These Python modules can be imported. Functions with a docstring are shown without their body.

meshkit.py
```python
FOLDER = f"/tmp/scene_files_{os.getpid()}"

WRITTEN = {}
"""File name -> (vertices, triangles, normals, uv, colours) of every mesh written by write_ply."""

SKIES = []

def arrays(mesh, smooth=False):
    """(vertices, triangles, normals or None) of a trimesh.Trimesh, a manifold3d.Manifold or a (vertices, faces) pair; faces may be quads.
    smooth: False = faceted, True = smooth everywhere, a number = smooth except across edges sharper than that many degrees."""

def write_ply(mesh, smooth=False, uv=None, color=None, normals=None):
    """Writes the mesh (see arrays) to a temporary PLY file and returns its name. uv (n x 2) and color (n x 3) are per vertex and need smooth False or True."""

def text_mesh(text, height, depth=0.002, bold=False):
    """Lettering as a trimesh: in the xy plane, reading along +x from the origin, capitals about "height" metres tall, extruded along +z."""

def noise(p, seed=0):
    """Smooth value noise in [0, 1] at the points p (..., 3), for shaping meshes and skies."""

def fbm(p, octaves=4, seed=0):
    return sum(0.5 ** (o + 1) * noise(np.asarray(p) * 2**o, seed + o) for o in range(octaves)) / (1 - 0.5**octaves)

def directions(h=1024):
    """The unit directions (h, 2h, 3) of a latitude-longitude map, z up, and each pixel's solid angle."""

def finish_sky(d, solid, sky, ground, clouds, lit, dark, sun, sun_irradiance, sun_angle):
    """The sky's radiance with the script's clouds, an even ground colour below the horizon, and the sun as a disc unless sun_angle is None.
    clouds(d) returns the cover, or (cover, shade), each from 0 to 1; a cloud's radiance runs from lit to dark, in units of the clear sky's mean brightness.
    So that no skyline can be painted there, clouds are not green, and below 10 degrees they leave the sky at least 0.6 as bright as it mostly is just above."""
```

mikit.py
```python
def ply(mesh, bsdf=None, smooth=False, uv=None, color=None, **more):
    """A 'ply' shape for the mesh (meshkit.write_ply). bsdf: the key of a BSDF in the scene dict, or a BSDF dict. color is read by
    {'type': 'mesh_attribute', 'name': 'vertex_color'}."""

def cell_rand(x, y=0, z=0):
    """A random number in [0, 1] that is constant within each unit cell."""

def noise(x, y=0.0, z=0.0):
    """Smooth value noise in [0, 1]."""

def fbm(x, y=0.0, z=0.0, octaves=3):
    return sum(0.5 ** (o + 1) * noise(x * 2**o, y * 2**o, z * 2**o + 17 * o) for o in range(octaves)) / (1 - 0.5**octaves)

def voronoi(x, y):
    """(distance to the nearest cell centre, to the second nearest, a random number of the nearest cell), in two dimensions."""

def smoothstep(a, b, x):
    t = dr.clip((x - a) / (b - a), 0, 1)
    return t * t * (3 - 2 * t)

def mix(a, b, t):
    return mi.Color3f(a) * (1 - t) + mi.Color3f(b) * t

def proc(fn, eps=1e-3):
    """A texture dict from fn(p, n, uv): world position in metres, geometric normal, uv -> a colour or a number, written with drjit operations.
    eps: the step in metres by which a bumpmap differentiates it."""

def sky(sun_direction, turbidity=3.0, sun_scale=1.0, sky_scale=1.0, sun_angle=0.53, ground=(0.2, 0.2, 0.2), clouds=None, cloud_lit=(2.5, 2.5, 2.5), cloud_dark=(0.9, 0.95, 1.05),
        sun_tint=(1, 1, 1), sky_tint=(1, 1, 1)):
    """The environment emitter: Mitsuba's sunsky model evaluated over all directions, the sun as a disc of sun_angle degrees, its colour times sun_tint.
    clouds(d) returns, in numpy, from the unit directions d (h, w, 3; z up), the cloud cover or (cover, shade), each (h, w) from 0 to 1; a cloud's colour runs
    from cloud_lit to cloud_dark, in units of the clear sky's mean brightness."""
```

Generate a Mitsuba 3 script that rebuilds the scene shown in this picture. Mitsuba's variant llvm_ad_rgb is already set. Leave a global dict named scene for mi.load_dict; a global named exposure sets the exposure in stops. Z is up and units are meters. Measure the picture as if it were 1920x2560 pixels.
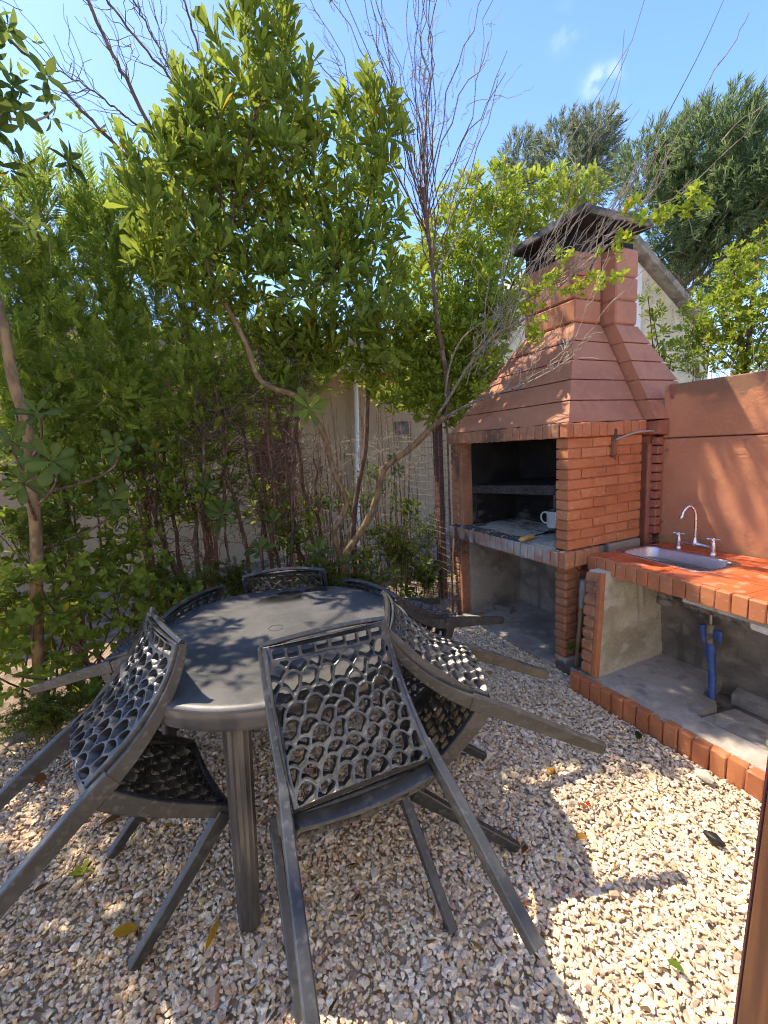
import math
import numpy as np
import trimesh
import mapbox_earcut
import drjit as dr
import mitsuba as mi
import mikit
import meshkit
from shapely.geometry import Polygon, Point, box as sbox
from shapely import affinity
from shapely.ops import unary_union
from scipy.spatial import ConvexHull
from scipy.interpolate import CubicSpline

scene, labels = {}, {}
T4 = mi.ScalarTransform4f

# ------------------------------------------------------------------ camera, sky, exposure
CAM = np.array([1.9905, -2.2011, 1.5768])
FWD = np.array([-0.89974, 0.41069, -0.14768])
UP = np.array([-0.11093, 0.11207, 0.98749])
scene['camera'] = {
    'type': 'perspective', 'fov_axis': 'x', 'fov': math.degrees(2 * math.atan(960 / 1080.0)),
    'near_clip': 0.02, 'far_clip': 300.0,
    'to_world': T4().look_at(origin=CAM.tolist(), target=(CAM + FWD).tolist(), up=UP.tolist())}
SUN = np.array([-0.508, -0.34, 1.0])
WISP = np.array([-0.532, 0.652, 0.540])


def clouds(d):
    q = np.asarray(d)
    a = np.cross(WISP, [0, 0, 1.0]); a /= np.linalg.norm(a)
    b = np.cross(a, WISP)
    u, v = q @ a, q @ b
    on = (q @ WISP) > 0.5
    n = meshkit.fbm(q * 38, 4, seed=3)
    c = np.exp(-((u / 0.020) ** 2 + (v / 0.014) ** 2)) + 0.35 * np.exp(-(((u - 0.012) / 0.014) ** 2 + ((v + 0.05) / 0.018) ** 2)) \
        + 0.25 * np.exp(-(((u + 0.05) / 0.02) ** 2 + ((v - 0.07) / 0.02) ** 2))
    return np.where(on, np.clip(c * (n * 2.0 - 0.85), 0, 0.16), 0)


scene['sky'] = mikit.sky(SUN.tolist(), turbidity=2.6, clouds=clouds, ground=(0.25, 0.23, 0.2), sky_tint=(0.81, 0.86, 1.02), sun_scale=0.75, sky_scale=1.3)
exposure = 3.1


# ------------------------------------------------------------------ helpers
def numbered(key):
    if key not in scene and key not in labels:
        return key
    i = 1
    while f'{key}_{i:03d}' in scene or f'{key}_{i:03d}' in labels:
        i += 1
    return f'{key}_{i:03d}'


COUNT = {}


def part(parent, name, mesh, bsdf, smooth=False, label=None, kind=None, color=None, to_world=None):
    base = f'{parent}__{name}' if parent else name
    k = COUNT.get(base, 0)
    key = base if k == 0 else f'{base}_{k:03d}'
    COUNT[base] = k + 1
    if isinstance(mesh, dict):
        d = dict(mesh)
    else:
        d = mikit.ply(mesh, bsdf, smooth=smooth, color=color)
    if to_world is not None:
        d['to_world'] = to_world
    scene[key] = d
    if label or kind:
        labels[key] = {}
        if label: labels[key]['label'] = label
        if kind: labels[key]['kind'] = kind
    return key


def thing(name, label, cat, group=None):
    key = name
    i = 0
    while key in labels:
        i += 1
        key = f'{name}_{i:03d}'
    labels[key] = {'label': label, 'category': cat}
    if group: labels[key]['group'] = group
    return key


def structure(name, mesh, bsdf, smooth=False, label=None):
    scene[name] = mikit.ply(mesh, bsdf, smooth=smooth)
    labels[name] = {'kind': 'structure'}
    if label: labels[name]['label'] = label


class Acc:
    def __init__(self): self.v, self.f, self.c, self.n = [], [], [], 0

    def add(self, v, f, c=None):
        v, f = np.asarray(v, float), np.asarray(f, int)
        self.v.append(v); self.f.append(f + self.n); self.n += len(v)
        if c is not None: self.c.append(np.broadcast_to(np.asarray(c, float), v.shape))
        return self

    def mesh(self): return np.vstack(self.v), np.vstack(self.f)

    def color(self): return np.vstack(self.c)


def hull(pts):
    pts = np.asarray(pts, float)
    h = ConvexHull(pts)
    f = h.simplices.copy()
    c = pts.mean(0)
    n = np.cross(pts[f[:, 1]] - pts[f[:, 0]], pts[f[:, 2]] - pts[f[:, 0]])
    bad = np.einsum('ij,ij->i', n, pts[f[:, 0]] - c) < 0
    f[bad] = f[bad][:, ::-1]
    used = np.unique(f)
    m = np.full(len(pts), -1); m[used] = np.arange(len(used))
    return pts[used], m[f]


def bevel_pts(lo, hi, b):
    lo, hi = np.array(lo, float), np.array(hi, float)
    b = min(b, 0.45 * float((hi - lo).min()))
    out = []
    for sx in (0, 1):
        for sy in (0, 1):
            for sz in (0, 1):
                c = np.where([sx, sy, sz], hi, lo)
                s = np.where([sx, sy, sz], -1, 1) * b
                for k in range(3):
                    p = c + s; p[k] = c[k]; out.append(p)
    return np.array(out)


def bbox(lo, hi, b=0.004, jit=0.0, rng=None):
    p = bevel_pts(lo, hi, b)
    if jit and rng is not None: p = p + rng.normal(0, jit, p.shape)
    return hull(p)


def box_v(lo, hi):
    m = trimesh.creation.box(bounds=[lo, hi])
    return np.array(m.vertices), np.array(m.faces)


def xf(mesh, fn):
    v, f = mesh
    return fn(np.asarray(v)), f


def join(meshes):
    a = Acc()
    for v, f in meshes: a.add(v, f)
    return a.mesh()


def tube(points, radii, sides=6, cap=True):
    p = np.asarray(points, float)
    r = np.broadcast_to(np.asarray(radii, float), (len(p),))
    t = np.gradient(p, axis=0)
    t /= np.linalg.norm(t, axis=1, keepdims=True) + 1e-12
    ref = np.array([0, 0, 1.0]) if abs(t[0, 2]) < 0.9 else np.array([1.0, 0, 0])
    a = np.zeros_like(p)
    prev = np.cross(t[0], ref); prev /= np.linalg.norm(prev)
    for i in range(len(p)):
        prev = prev - t[i] * (prev @ t[i]); prev /= np.linalg.norm(prev) + 1e-12
        a[i] = prev
    b = np.cross(t, a)
    ang = np.arange(sides) * 2 * np.pi / sides
    v = p[:, None] + r[:, None, None] * (np.cos(ang)[None, :, None] * a[:, None] + np.sin(ang)[None, :, None] * b[:, None])
    n = len(p)
    i, j = np.meshgrid(np.arange(n - 1), np.arange(sides), indexing='ij')
    q = np.stack([i * sides + j, i * sides + (j + 1) % sides, (i + 1) * sides + (j + 1) % sides, (i + 1) * sides + j], -1).reshape(-1, 4)
    f = np.vstack([q[:, [0, 1, 2]], q[:, [0, 2, 3]]])
    v = v.reshape(-1, 3)
    if cap:
        v = np.vstack([v, p[:1], p[-1:]])
        k = np.arange(sides)
        f = np.vstack([f, np.stack([np.full(sides, n * sides), (k + 1) % sides, k], 1),
                       np.stack([np.full(sides, n * sides + 1), (n - 1) * sides + k, (n - 1) * sides + (k + 1) % sides], 1)])
    return v, f


def curve(pts, n):
    pts = np.asarray(pts, float)
    d = np.r_[0, np.cumsum(np.linalg.norm(np.diff(pts, axis=0), axis=1))]
    return CubicSpline(d, pts)(np.linspace(0, d[-1], n)) if len(pts) > 2 else pts[0] + (pts[1] - pts[0]) * np.linspace(0, 1, n)[:, None]


def lathe(prof, n=48, center=(0, 0, 0)):
    prof = np.asarray(prof, float)
    ang = np.arange(n) * 2 * np.pi / n
    v = np.stack([prof[:, 0][:, None] * np.cos(ang), prof[:, 0][:, None] * np.sin(ang), np.repeat(prof[:, 1][:, None], n, 1)], -1).reshape(-1, 3)
    m = len(prof)
    i, j = np.meshgrid(np.arange(m - 1), np.arange(n), indexing='ij')
    q = np.stack([i * n + j, i * n + (j + 1) % n, (i + 1) * n + (j + 1) % n, (i + 1) * n + j], -1).reshape(-1, 4)
    return v + np.array(center), np.vstack([q[:, [0, 1, 2]], q[:, [0, 2, 3]]])


def extrude(poly, z0, z1):
    ms = []
    for g in getattr(poly, 'geoms', [poly]):
        if g.is_empty or g.area < 1e-7: continue
        m = trimesh.creation.extrude_polygon(g, z1 - z0, engine='earcut')
        v = np.array(m.vertices); v[:, 2] += z0
        ms.append((v, np.array(m.faces)))
    return join(ms)


def plate(path, mesh, axis):
    return mesh


# ------------------------------------------------------------------ materials
def ref(k): return {'type': 'ref', 'id': k}


def principled(base, rough, **kw):
    b = mikit.proc(base) if callable(base) else {'type': 'rgb', 'value': list(base)}
    r = mikit.proc(rough) if callable(rough) else rough
    return {'type': 'principled', 'base_color': b, 'roughness': r, **kw}


def two(b): return {'type': 'twosided', 'bsdf': b}


def bumped(b, fn, scale=1.0, eps=1e-3): return {'type': 'bumpmap', 'arbitrary': mikit.proc(fn, eps), 'scale': scale, 'bsdf': b}


N, F, V = mikit.noise, mikit.fbm, mikit.voronoi
SS, MIX = mikit.smoothstep, mikit.mix


def paint(base, dark, light, stain=0.5, chip=0.0):
    def fn(p, n, uv):
        a = F(p.x * 3.1 + 7, p.y * 3.1, p.z * 3.1, 2)
        b = F(p.x * 34, p.y * 34, p.z * 34, 2)
        c = MIX(base, dark, stain * SS(0.45, 0.75, a))
        c = MIX(c, light, 0.35 * SS(0.5, 0.8, b))
        s = F(p.x * 9, p.y * 9, p.z * 2.2 + 3, 2)
        c = MIX(c, dark, stain * SS(0.62, 0.8, s))
        if chip:
            q = F(p.x * 55 + 3, p.y * 55, p.z * 55, 3)
            c = MIX(c, (0.5, 0.46, 0.40), chip * SS(0.70, 0.76, q))
        return c
    return fn


def rough_bump(p, n, uv): return 0.0012 * F(p.x * 90, p.y * 90, p.z * 90, 2) + 0.0022 * N(p.x * 18, p.y * 18, p.z * 18)


scene['paint_terracotta'] = two(bumped(principled(paint((0.405, 0.172, 0.089), (0.32, 0.130, 0.068), (0.46, 0.215, 0.12), 0.65, 0.10), 0.75), rough_bump))
scene['paint_brick'] = two(bumped(principled(paint((0.41, 0.152, 0.061), (0.31, 0.110, 0.048), (0.47, 0.20, 0.085), 0.6, 0.2), 0.65), rough_bump))
scene['paint_brick_pale'] = two(bumped(principled(paint((0.435, 0.168, 0.072), (0.36, 0.135, 0.055), (0.50, 0.23, 0.11), 0.6, 0.35), 0.65), rough_bump))
scene['paint_brick_deep'] = two(bumped(principled(paint((0.38, 0.136, 0.056), (0.29, 0.10, 0.042), (0.45, 0.175, 0.075), 0.6, 0.2), 0.65), rough_bump))
scene['paint_brick_dark'] = two(bumped(principled(paint((0.33, 0.150, 0.075), (0.10, 0.055, 0.035), (0.42, 0.23, 0.14), 0.8, 0.3), 0.7), rough_bump))  # darker brick paint with heavier dark blotches


def slab_brick(p, n, uv):
    a = F(p.x * 6, p.y * 6, p.z * 6, 3)
    c = MIX((0.33, 0.20, 0.14), (0.36, 0.34, 0.30), SS(0.4, 0.6, a))
    s = F(p.x * 14 + 4, p.y * 14, p.z * 3, 3)
    return MIX(c, (0.05, 0.045, 0.04), 0.85 * SS(0.52, 0.66, s))


scene['worn_brick'] = two(bumped(principled(slab_brick, 0.8), rough_bump))
scene['paint_post'] = two(bumped(principled(paint((0.30, 0.11, 0.065), (0.16, 0.06, 0.04), (0.38, 0.17, 0.11), 0.6), 0.7), rough_bump))


def panel_col(p, n, uv):
    a = F(p.x * 2.3, p.y * 2.3, p.z * 2.3 + 5, 4)
    c = MIX((0.47, 0.205, 0.101), (0.40, 0.170, 0.083), SS(0.4, 0.65, a))
    b = F(p.x * 60, p.y * 60, p.z * 60, 3)
    c = MIX(c, (0.50, 0.24, 0.14), 0.35 * SS(0.5, 0.75, b))
    moss = SS(0.50, 0.68, F(p.x * 7, p.y * 7, p.z * 7 + 1, 4)) * SS(1.72, 1.90, p.z + 0.10 * N(p.x * 9, 3.0, 1.0))
    c = MIX(c, (0.13, 0.085, 0.05), 0.7 * moss)
    low = SS(0.42, 0.62, F(p.x * 9 + 8, p.y * 7, p.z * 9, 4)) * (1 - SS(0.80, 0.93, p.z + 0.06 * N(p.x * 7, 5.0)))
    return MIX(c, (0.22, 0.17, 0.06), 0.75 * low)


def panel_bump(p, n, uv):
    h = F(p.x * 55, p.y * 55, p.z * 55, 4)
    g = SS(0.72, 0.78, N(p.x * 28 + 3, p.y, p.z * 44))
    return 0.0035 * h - 0.003 * g * SS(0.6, 0.7, N(p.x * 9, 2.0, p.z * 9)) + 0.003 * F(p.x * 12, p.y, p.z * 12, 2)


scene['panel_concrete'] = two(bumped(principled(panel_col, 0.85), panel_bump))


def conc(base, dark, light):
    def fn(p, n, uv):
        a = F(p.x * 4, p.y * 4, p.z * 4, 4)
        c = MIX(dark, base, SS(0.3, 0.6, a))
        c = MIX(c, light, 0.6 * SS(0.55, 0.75, F(p.x * 13 + 5, p.y * 13, p.z * 13, 3)))
        q = F(p.x * 70, p.y * 70, p.z * 70, 2)
        c = c * (0.82 + 0.36 * q)
        s = F(p.x * 16 + 3, p.y * 16, p.z * 1.8, 3)
        return MIX(c, dark, 0.8 * SS(0.6, 0.74, s))
    return fn


scene['concrete'] = two(bumped(principled(conc((0.34, 0.31, 0.25), (0.19, 0.17, 0.14), (0.42, 0.39, 0.32)), 0.9), rough_bump))
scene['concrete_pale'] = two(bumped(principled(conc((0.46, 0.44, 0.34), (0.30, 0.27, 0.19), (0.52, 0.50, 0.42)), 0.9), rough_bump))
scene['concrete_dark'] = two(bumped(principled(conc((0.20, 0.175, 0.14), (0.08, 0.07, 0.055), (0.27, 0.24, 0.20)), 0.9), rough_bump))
scene['concrete_floor'] = two(bumped(principled(conc((0.34, 0.31, 0.27), (0.22, 0.20, 0.17), (0.42, 0.39, 0.35)), 0.85), rough_bump))


def soot(p, n, uv):
    a = F(p.x * 5, p.y * 5, p.z * 5, 4)
    c = MIX((0.007, 0.0065, 0.006), (0.018, 0.016, 0.014), SS(0.4, 0.7, a))
    return MIX(c, (0.12, 0.10, 0.08), SS(0.5, 0.62, F(p.x * 4 + 9, p.y * 4, p.z * 5, 4)) * (1 - SS(1.02, 1.16, p.z + 0.1 * N(p.x * 6, p.y * 6))))


scene['soot'] = two(principled(soot, 0.9))


def hearth(p, n, uv):
    a = F(p.x * 5, p.y * 5, p.z * 5 + 2, 4)
    c = MIX((0.24, 0.22, 0.18), (0.34, 0.31, 0.25), SS(0.4, 0.65, a))
    c = MIX(c, (0.03, 0.027, 0.025), 0.9 * SS(0.47, 0.62, F(p.x * 3.5 + 2, p.y * 6, 1.0, 4)))
    return MIX(c, (0.45, 0.43, 0.38), 0.6 * SS(0.66, 0.72, F(p.x * 40, p.y * 40, 3.0, 2)))


scene['hearth'] = two(principled(hearth, 0.9))


def roof_dirty(p, n, uv):
    a = F(p.x * 9, p.y * 9, p.z * 9, 4)
    return MIX((0.19, 0.175, 0.15), (0.05, 0.042, 0.036), SS(0.42, 0.6, a))


scene['roof_slab'] = two(principled(roof_dirty, 0.9))
scene['soot_gap_black'] = two(principled((0.012, 0.011, 0.010), 0.9))


def tile_col(p, n, uv):
    a = F(p.x * 30, p.y * 5, p.z * 9, 3)
    b = F(p.x * 3, p.y * 3, 1.0, 3)
    c = MIX((0.50, 0.105, 0.034), (0.42, 0.08, 0.026), SS(0.35, 0.65, a))
    c = MIX(c, (0.56, 0.16, 0.07), 0.4 * SS(0.5, 0.7, b))
    return MIX(c, (0.50, 0.36, 0.26), 0.35 * SS(0.60, 0.75, F(p.x * 19, p.y * 19, 6.0, 3)))


def tile_rough(p, n, uv): return 0.16 + 0.25 * F(p.x * 7, p.y * 7, 2.0, 3)


scene['tile_orange'] = two(principled(tile_col, tile_rough, specular=0.5))
scene['grout'] = two(principled((0.55, 0.40, 0.30), 0.9))


def steel_rough(p, n, uv): return 0.20 + 0.14 * F(p.x * 20, p.y * 120, p.z * 20, 2)


scene['steel'] = two({'type': 'roughconductor', 'material': 'Cr', 'alpha': mikit.proc(steel_rough), 'specular_reflectance': {'type': 'rgb', 'value': [0.92, 0.92, 0.92]}})
scene['chrome'] = two({'type': 'roughconductor', 'material': 'Cr', 'alpha': 0.10})
scene['plastic_white'] = two(principled((0.72, 0.71, 0.68), 0.35))
scene['enamel_white'] = two(principled((0.72, 0.71, 0.67), 0.2, clearcoat=0.5))
scene['enamel_rim'] = two(principled((0.02, 0.02, 0.022), 0.25))


def speckle(p, n, uv):
    d, _, r = V(p.x * 240, p.z * 240)
    return MIX((0.010, 0.010, 0.0105), (0.40, 0.40, 0.39), (1 - SS(0.20, 0.32, d)) * SS(0.58, 0.62, r))


scene['speckled_enamel'] = two(principled(speckle, 0.35))
scene['iron_black'] = two(principled((0.018, 0.017, 0.016), 0.55, metallic=0.2))


def rust(p, n, uv):
    a = F(p.x * 25, p.y * 25, p.z * 25, 4)
    return MIX((0.20, 0.09, 0.05), (0.07, 0.045, 0.035), SS(0.4, 0.65, a))


scene['rust'] = two(principled(rust, 0.8))
scene['steel_worn'] = two(principled((0.32, 0.29, 0.26), 0.4, metallic=0.8))


def wood_fn(c0, c1, ax=2):
    def fn(p, n, uv):
        q = [p.x, p.y, p.z]
        s = [60.0, 60.0, 60.0]; s[ax] = 3.0
        a = F(q[0] * s[0], q[1] * s[1], q[2] * s[2], 3)
        return MIX(c0, c1, SS(0.3, 0.7, a))
    return fn


scene['wood_yellow'] = two(principled(wood_fn((0.60, 0.40, 0.14), (0.45, 0.28, 0.09), 1), 0.55))
scene['wood_rotten'] = two(principled(wood_fn((0.30, 0.19, 0.10), (0.12, 0.075, 0.045)), 0.9))
scene['wood_grey'] = two(principled(wood_fn((0.34, 0.31, 0.27), (0.22, 0.20, 0.17)), 0.9))
scene['wood_door'] = two(principled(wood_fn((0.13, 0.055, 0.022), (0.075, 0.03, 0.014)), 0.45))
scene['wood_door_edge'] = two(principled((0.055, 0.02, 0.022), 0.5))
scene['wood_shutter'] = two(principled(wood_fn((0.16, 0.075, 0.05), (0.10, 0.045, 0.03), 1), 0.7))
scene['blue_plastic'] = two(principled(lambda p, n, uv: MIX((0.025, 0.075, 0.26), (0.10, 0.13, 0.20), 0.6 * SS(0.5, 0.7, F(p.x * 50, p.y * 50, p.z * 50, 3))), 0.5))
scene['grey_plastic'] = two(principled(lambda p, n, uv: MIX((0.20, 0.175, 0.14), (0.08, 0.065, 0.05), SS(0.4, 0.65, F(p.x * 22, p.y * 22, p.z * 22, 3))), 0.6))
scene['glass'] = {'type': 'dielectric', 'int_ior': 1.5}


def chair_col(p, n, uv):
    a = F(p.x * 9, p.y * 9, p.z * 9, 3)
    b = F(p.x * 60, p.y * 60, p.z * 60, 3)
    c = MIX((0.027, 0.0285, 0.0285), (0.042, 0.044, 0.044), SS(0.35, 0.7, a))
    c = MIX(c, (0.15, 0.155, 0.155), 0.30 * SS(0.56, 0.8, b))
    return MIX(c, (0.15, 0.155, 0.15), 0.16 * SS(0.55, 0.75, F(p.x * 23 + 5, p.y * 23, p.z * 23, 3)))


def chair_rough(p, n, uv): return 0.26 + 0.18 * F(p.x * 14, p.y * 14, p.z * 14, 2)


def chair_bump(p, n, uv): return 0.0004 * F(p.x * 260, p.y * 260, p.z * 260, 2)


scene['chair_plastic'] = two(bumped(principled(chair_col, chair_rough, specular=0.6), chair_bump, 1.0, 5e-4))


def table_col(p, n, uv):
    a = F(p.x * 5, p.y * 5, 1.0, 4)
    c = MIX((0.062, 0.064, 0.065), (0.086, 0.087, 0.086), SS(0.35, 0.65, a))
    c = MIX(c, (0.13, 0.13, 0.13), 0.12 * SS(0.55, 0.75, F(p.x * 45, p.y * 45, 4.0, 2)))
    wx, wy = p.x + 0.31, p.y + 1.72
    w = SS(0.52, 0.60, F(p.x * 9 + 3, p.y * 9, 7.0, 3)) * (1 - SS(0.10, 0.20, dr.sqrt(wx * wx * 2.2 + wy * wy * 0.55)))
    return MIX(c, (0.015, 0.016, 0.018), w)


def table_rough(p, n, uv):
    wx, wy = p.x + 0.31, p.y + 1.72
    w = SS(0.52, 0.60, F(p.x * 9 + 3, p.y * 9, 7.0, 3)) * (1 - SS(0.10, 0.20, dr.sqrt(wx * wx * 2.2 + wy * wy * 0.55)))
    return 0.40 + 0.12 * F(p.x * 20, p.y * 20, p.z * 20, 2) - 0.26 * w


scene['table_plastic'] = two(principled(table_col, table_rough, specular=0.5))
scene['table_leg_plastic'] = two(principled(lambda p, n, uv: MIX((0.050, 0.049, 0.048), (0.085, 0.08, 0.074), SS(0.4, 0.7, F(p.x * 18, p.y * 18, p.z * 4, 2))), 0.19, specular=0.7))

VC = {'type': 'mesh_attribute', 'name': 'vertex_color'}
scene['stone'] = two({'type': 'principled', 'base_color': VC, 'roughness': 0.7})
scene['leaf'] = {'type': 'principledthin', 'base_color': VC, 'roughness': 0.34, 'diff_trans': 1.05, 'spec_trans': 0.0, 'eta': 1.5}
scene['leaf_soft'] = {'type': 'principledthin', 'base_color': VC, 'roughness': 0.5, 'diff_trans': 1.1, 'spec_trans': 0.0, 'eta': 1.4}


def bark(c0, c1):
    def fn(p, n, uv):
        a = F(p.x * 40, p.y * 40, p.z * 12, 3)
        c = MIX(c0, c1, SS(0.35, 0.65, a))
        return MIX(c, (0.30, 0.28, 0.23), 0.4 * SS(0.6, 0.75, F(p.x * 18, p.y * 18, p.z * 18 + 3, 3)))
    return fn


scene['bark_yellow'] = two(principled(bark((0.27, 0.17, 0.07), (0.15, 0.095, 0.045)), 0.85))
scene['bark_brown'] = two(principled(bark((0.16, 0.085, 0.05), (0.085, 0.05, 0.033)), 0.85))
scene['bark_grey'] = two(principled(bark((0.34, 0.29, 0.22), (0.22, 0.175, 0.13)), 0.85))
scene['twig_dark'] = two(principled((0.12, 0.075, 0.06), 0.8))
scene['stem_green'] = two(principled((0.16, 0.17, 0.05), 0.6))


def wall_cream(p, n, uv):
    a = F(p.x * 2, p.y * 2, p.z * 2, 4)
    c = MIX((0.60, 0.53, 0.34), (0.50, 0.44, 0.27), SS(0.4, 0.65, a))
    s = F(p.x * 5, p.y * 7, p.z * 1.5, 4)
    return MIX(c, (0.16, 0.14, 0.10), 0.6 * SS(0.55, 0.72, s) * SS(0.40, 0.65, F(p.x * 31, p.y * 31, p.z * 31, 2)))


scene['render_cream'] = two(principled(wall_cream, 0.9))
scene['render_cream_shaded'] = two(principled((0.37, 0.28, 0.165), 0.9))  # cream render darkened, hedge shade put into its colour
scene['render_white'] = two(principled((0.68, 0.66, 0.62), 0.9))


def dirt_fn(p, n, uv):
    a = F(p.x * 12, p.y * 12, 2.0, 4)
    b = F(p.x * 60, p.y * 60, 5.0, 3)
    c = MIX((0.13, 0.095, 0.065), (0.22, 0.17, 0.12), SS(0.35, 0.65, a))
    c = MIX(c, (0.36, 0.29, 0.21), SS(-1.0, -0.75, p.x + 0.3 * (a - 0.5)))   # gritty stone fines under the gravel
    return c * (0.7 + 0.6 * b)


scene['dirt'] = two(bumped(principled(dirt_fn, 0.95), lambda p, n, uv: 0.012 * F(p.x * 30, p.y * 30, 1.0, 4)))
scene['wire_metal'] = two(principled((0.13, 0.12, 0.11), 0.6, metallic=0.5))
scene['cable_black'] = two(principled((0.02, 0.02, 0.022), 0.6))
scene['rubber_black'] = two(principled((0.015, 0.015, 0.015), 0.6))

# ------------------------------------------------------------------ ground
rg = np.random.default_rng(11)
gx = np.concatenate([[-90, -40, -15], np.linspace(-6, 4, 60), [12, 40, 90]])
gy = np.concatenate([[-90, -40, -15], np.linspace(-6, 4, 60), [12, 40, 90]])
GX, GY = np.meshgrid(gx, gy, indexing='ij')
GZ = -0.025 + 0.008 * (meshkit.fbm(np.stack([GX * 2.2, GY * 2.2, GX * 0], -1), 3, 5) - 0.5)
GZ = np.where((GX < -1.0) & (GX > -5), GZ + 0.03 * np.clip((-1.0 - GX), 0, 1), GZ)
nx, ny = GX.shape
i, j = np.meshgrid(np.arange(nx - 1), np.arange(ny - 1), indexing='ij')
q = np.stack([i * ny + j, (i + 1) * ny + j, (i + 1) * ny + j + 1, i * ny + j + 1], -1).reshape(-1, 4)
structure('ground', (np.stack([GX, GY, GZ], -1).reshape(-1, 3), np.vstack([q[:, [0, 1, 2]], q[:, [0, 2, 3]]])), 'dirt', smooth=True)


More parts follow.
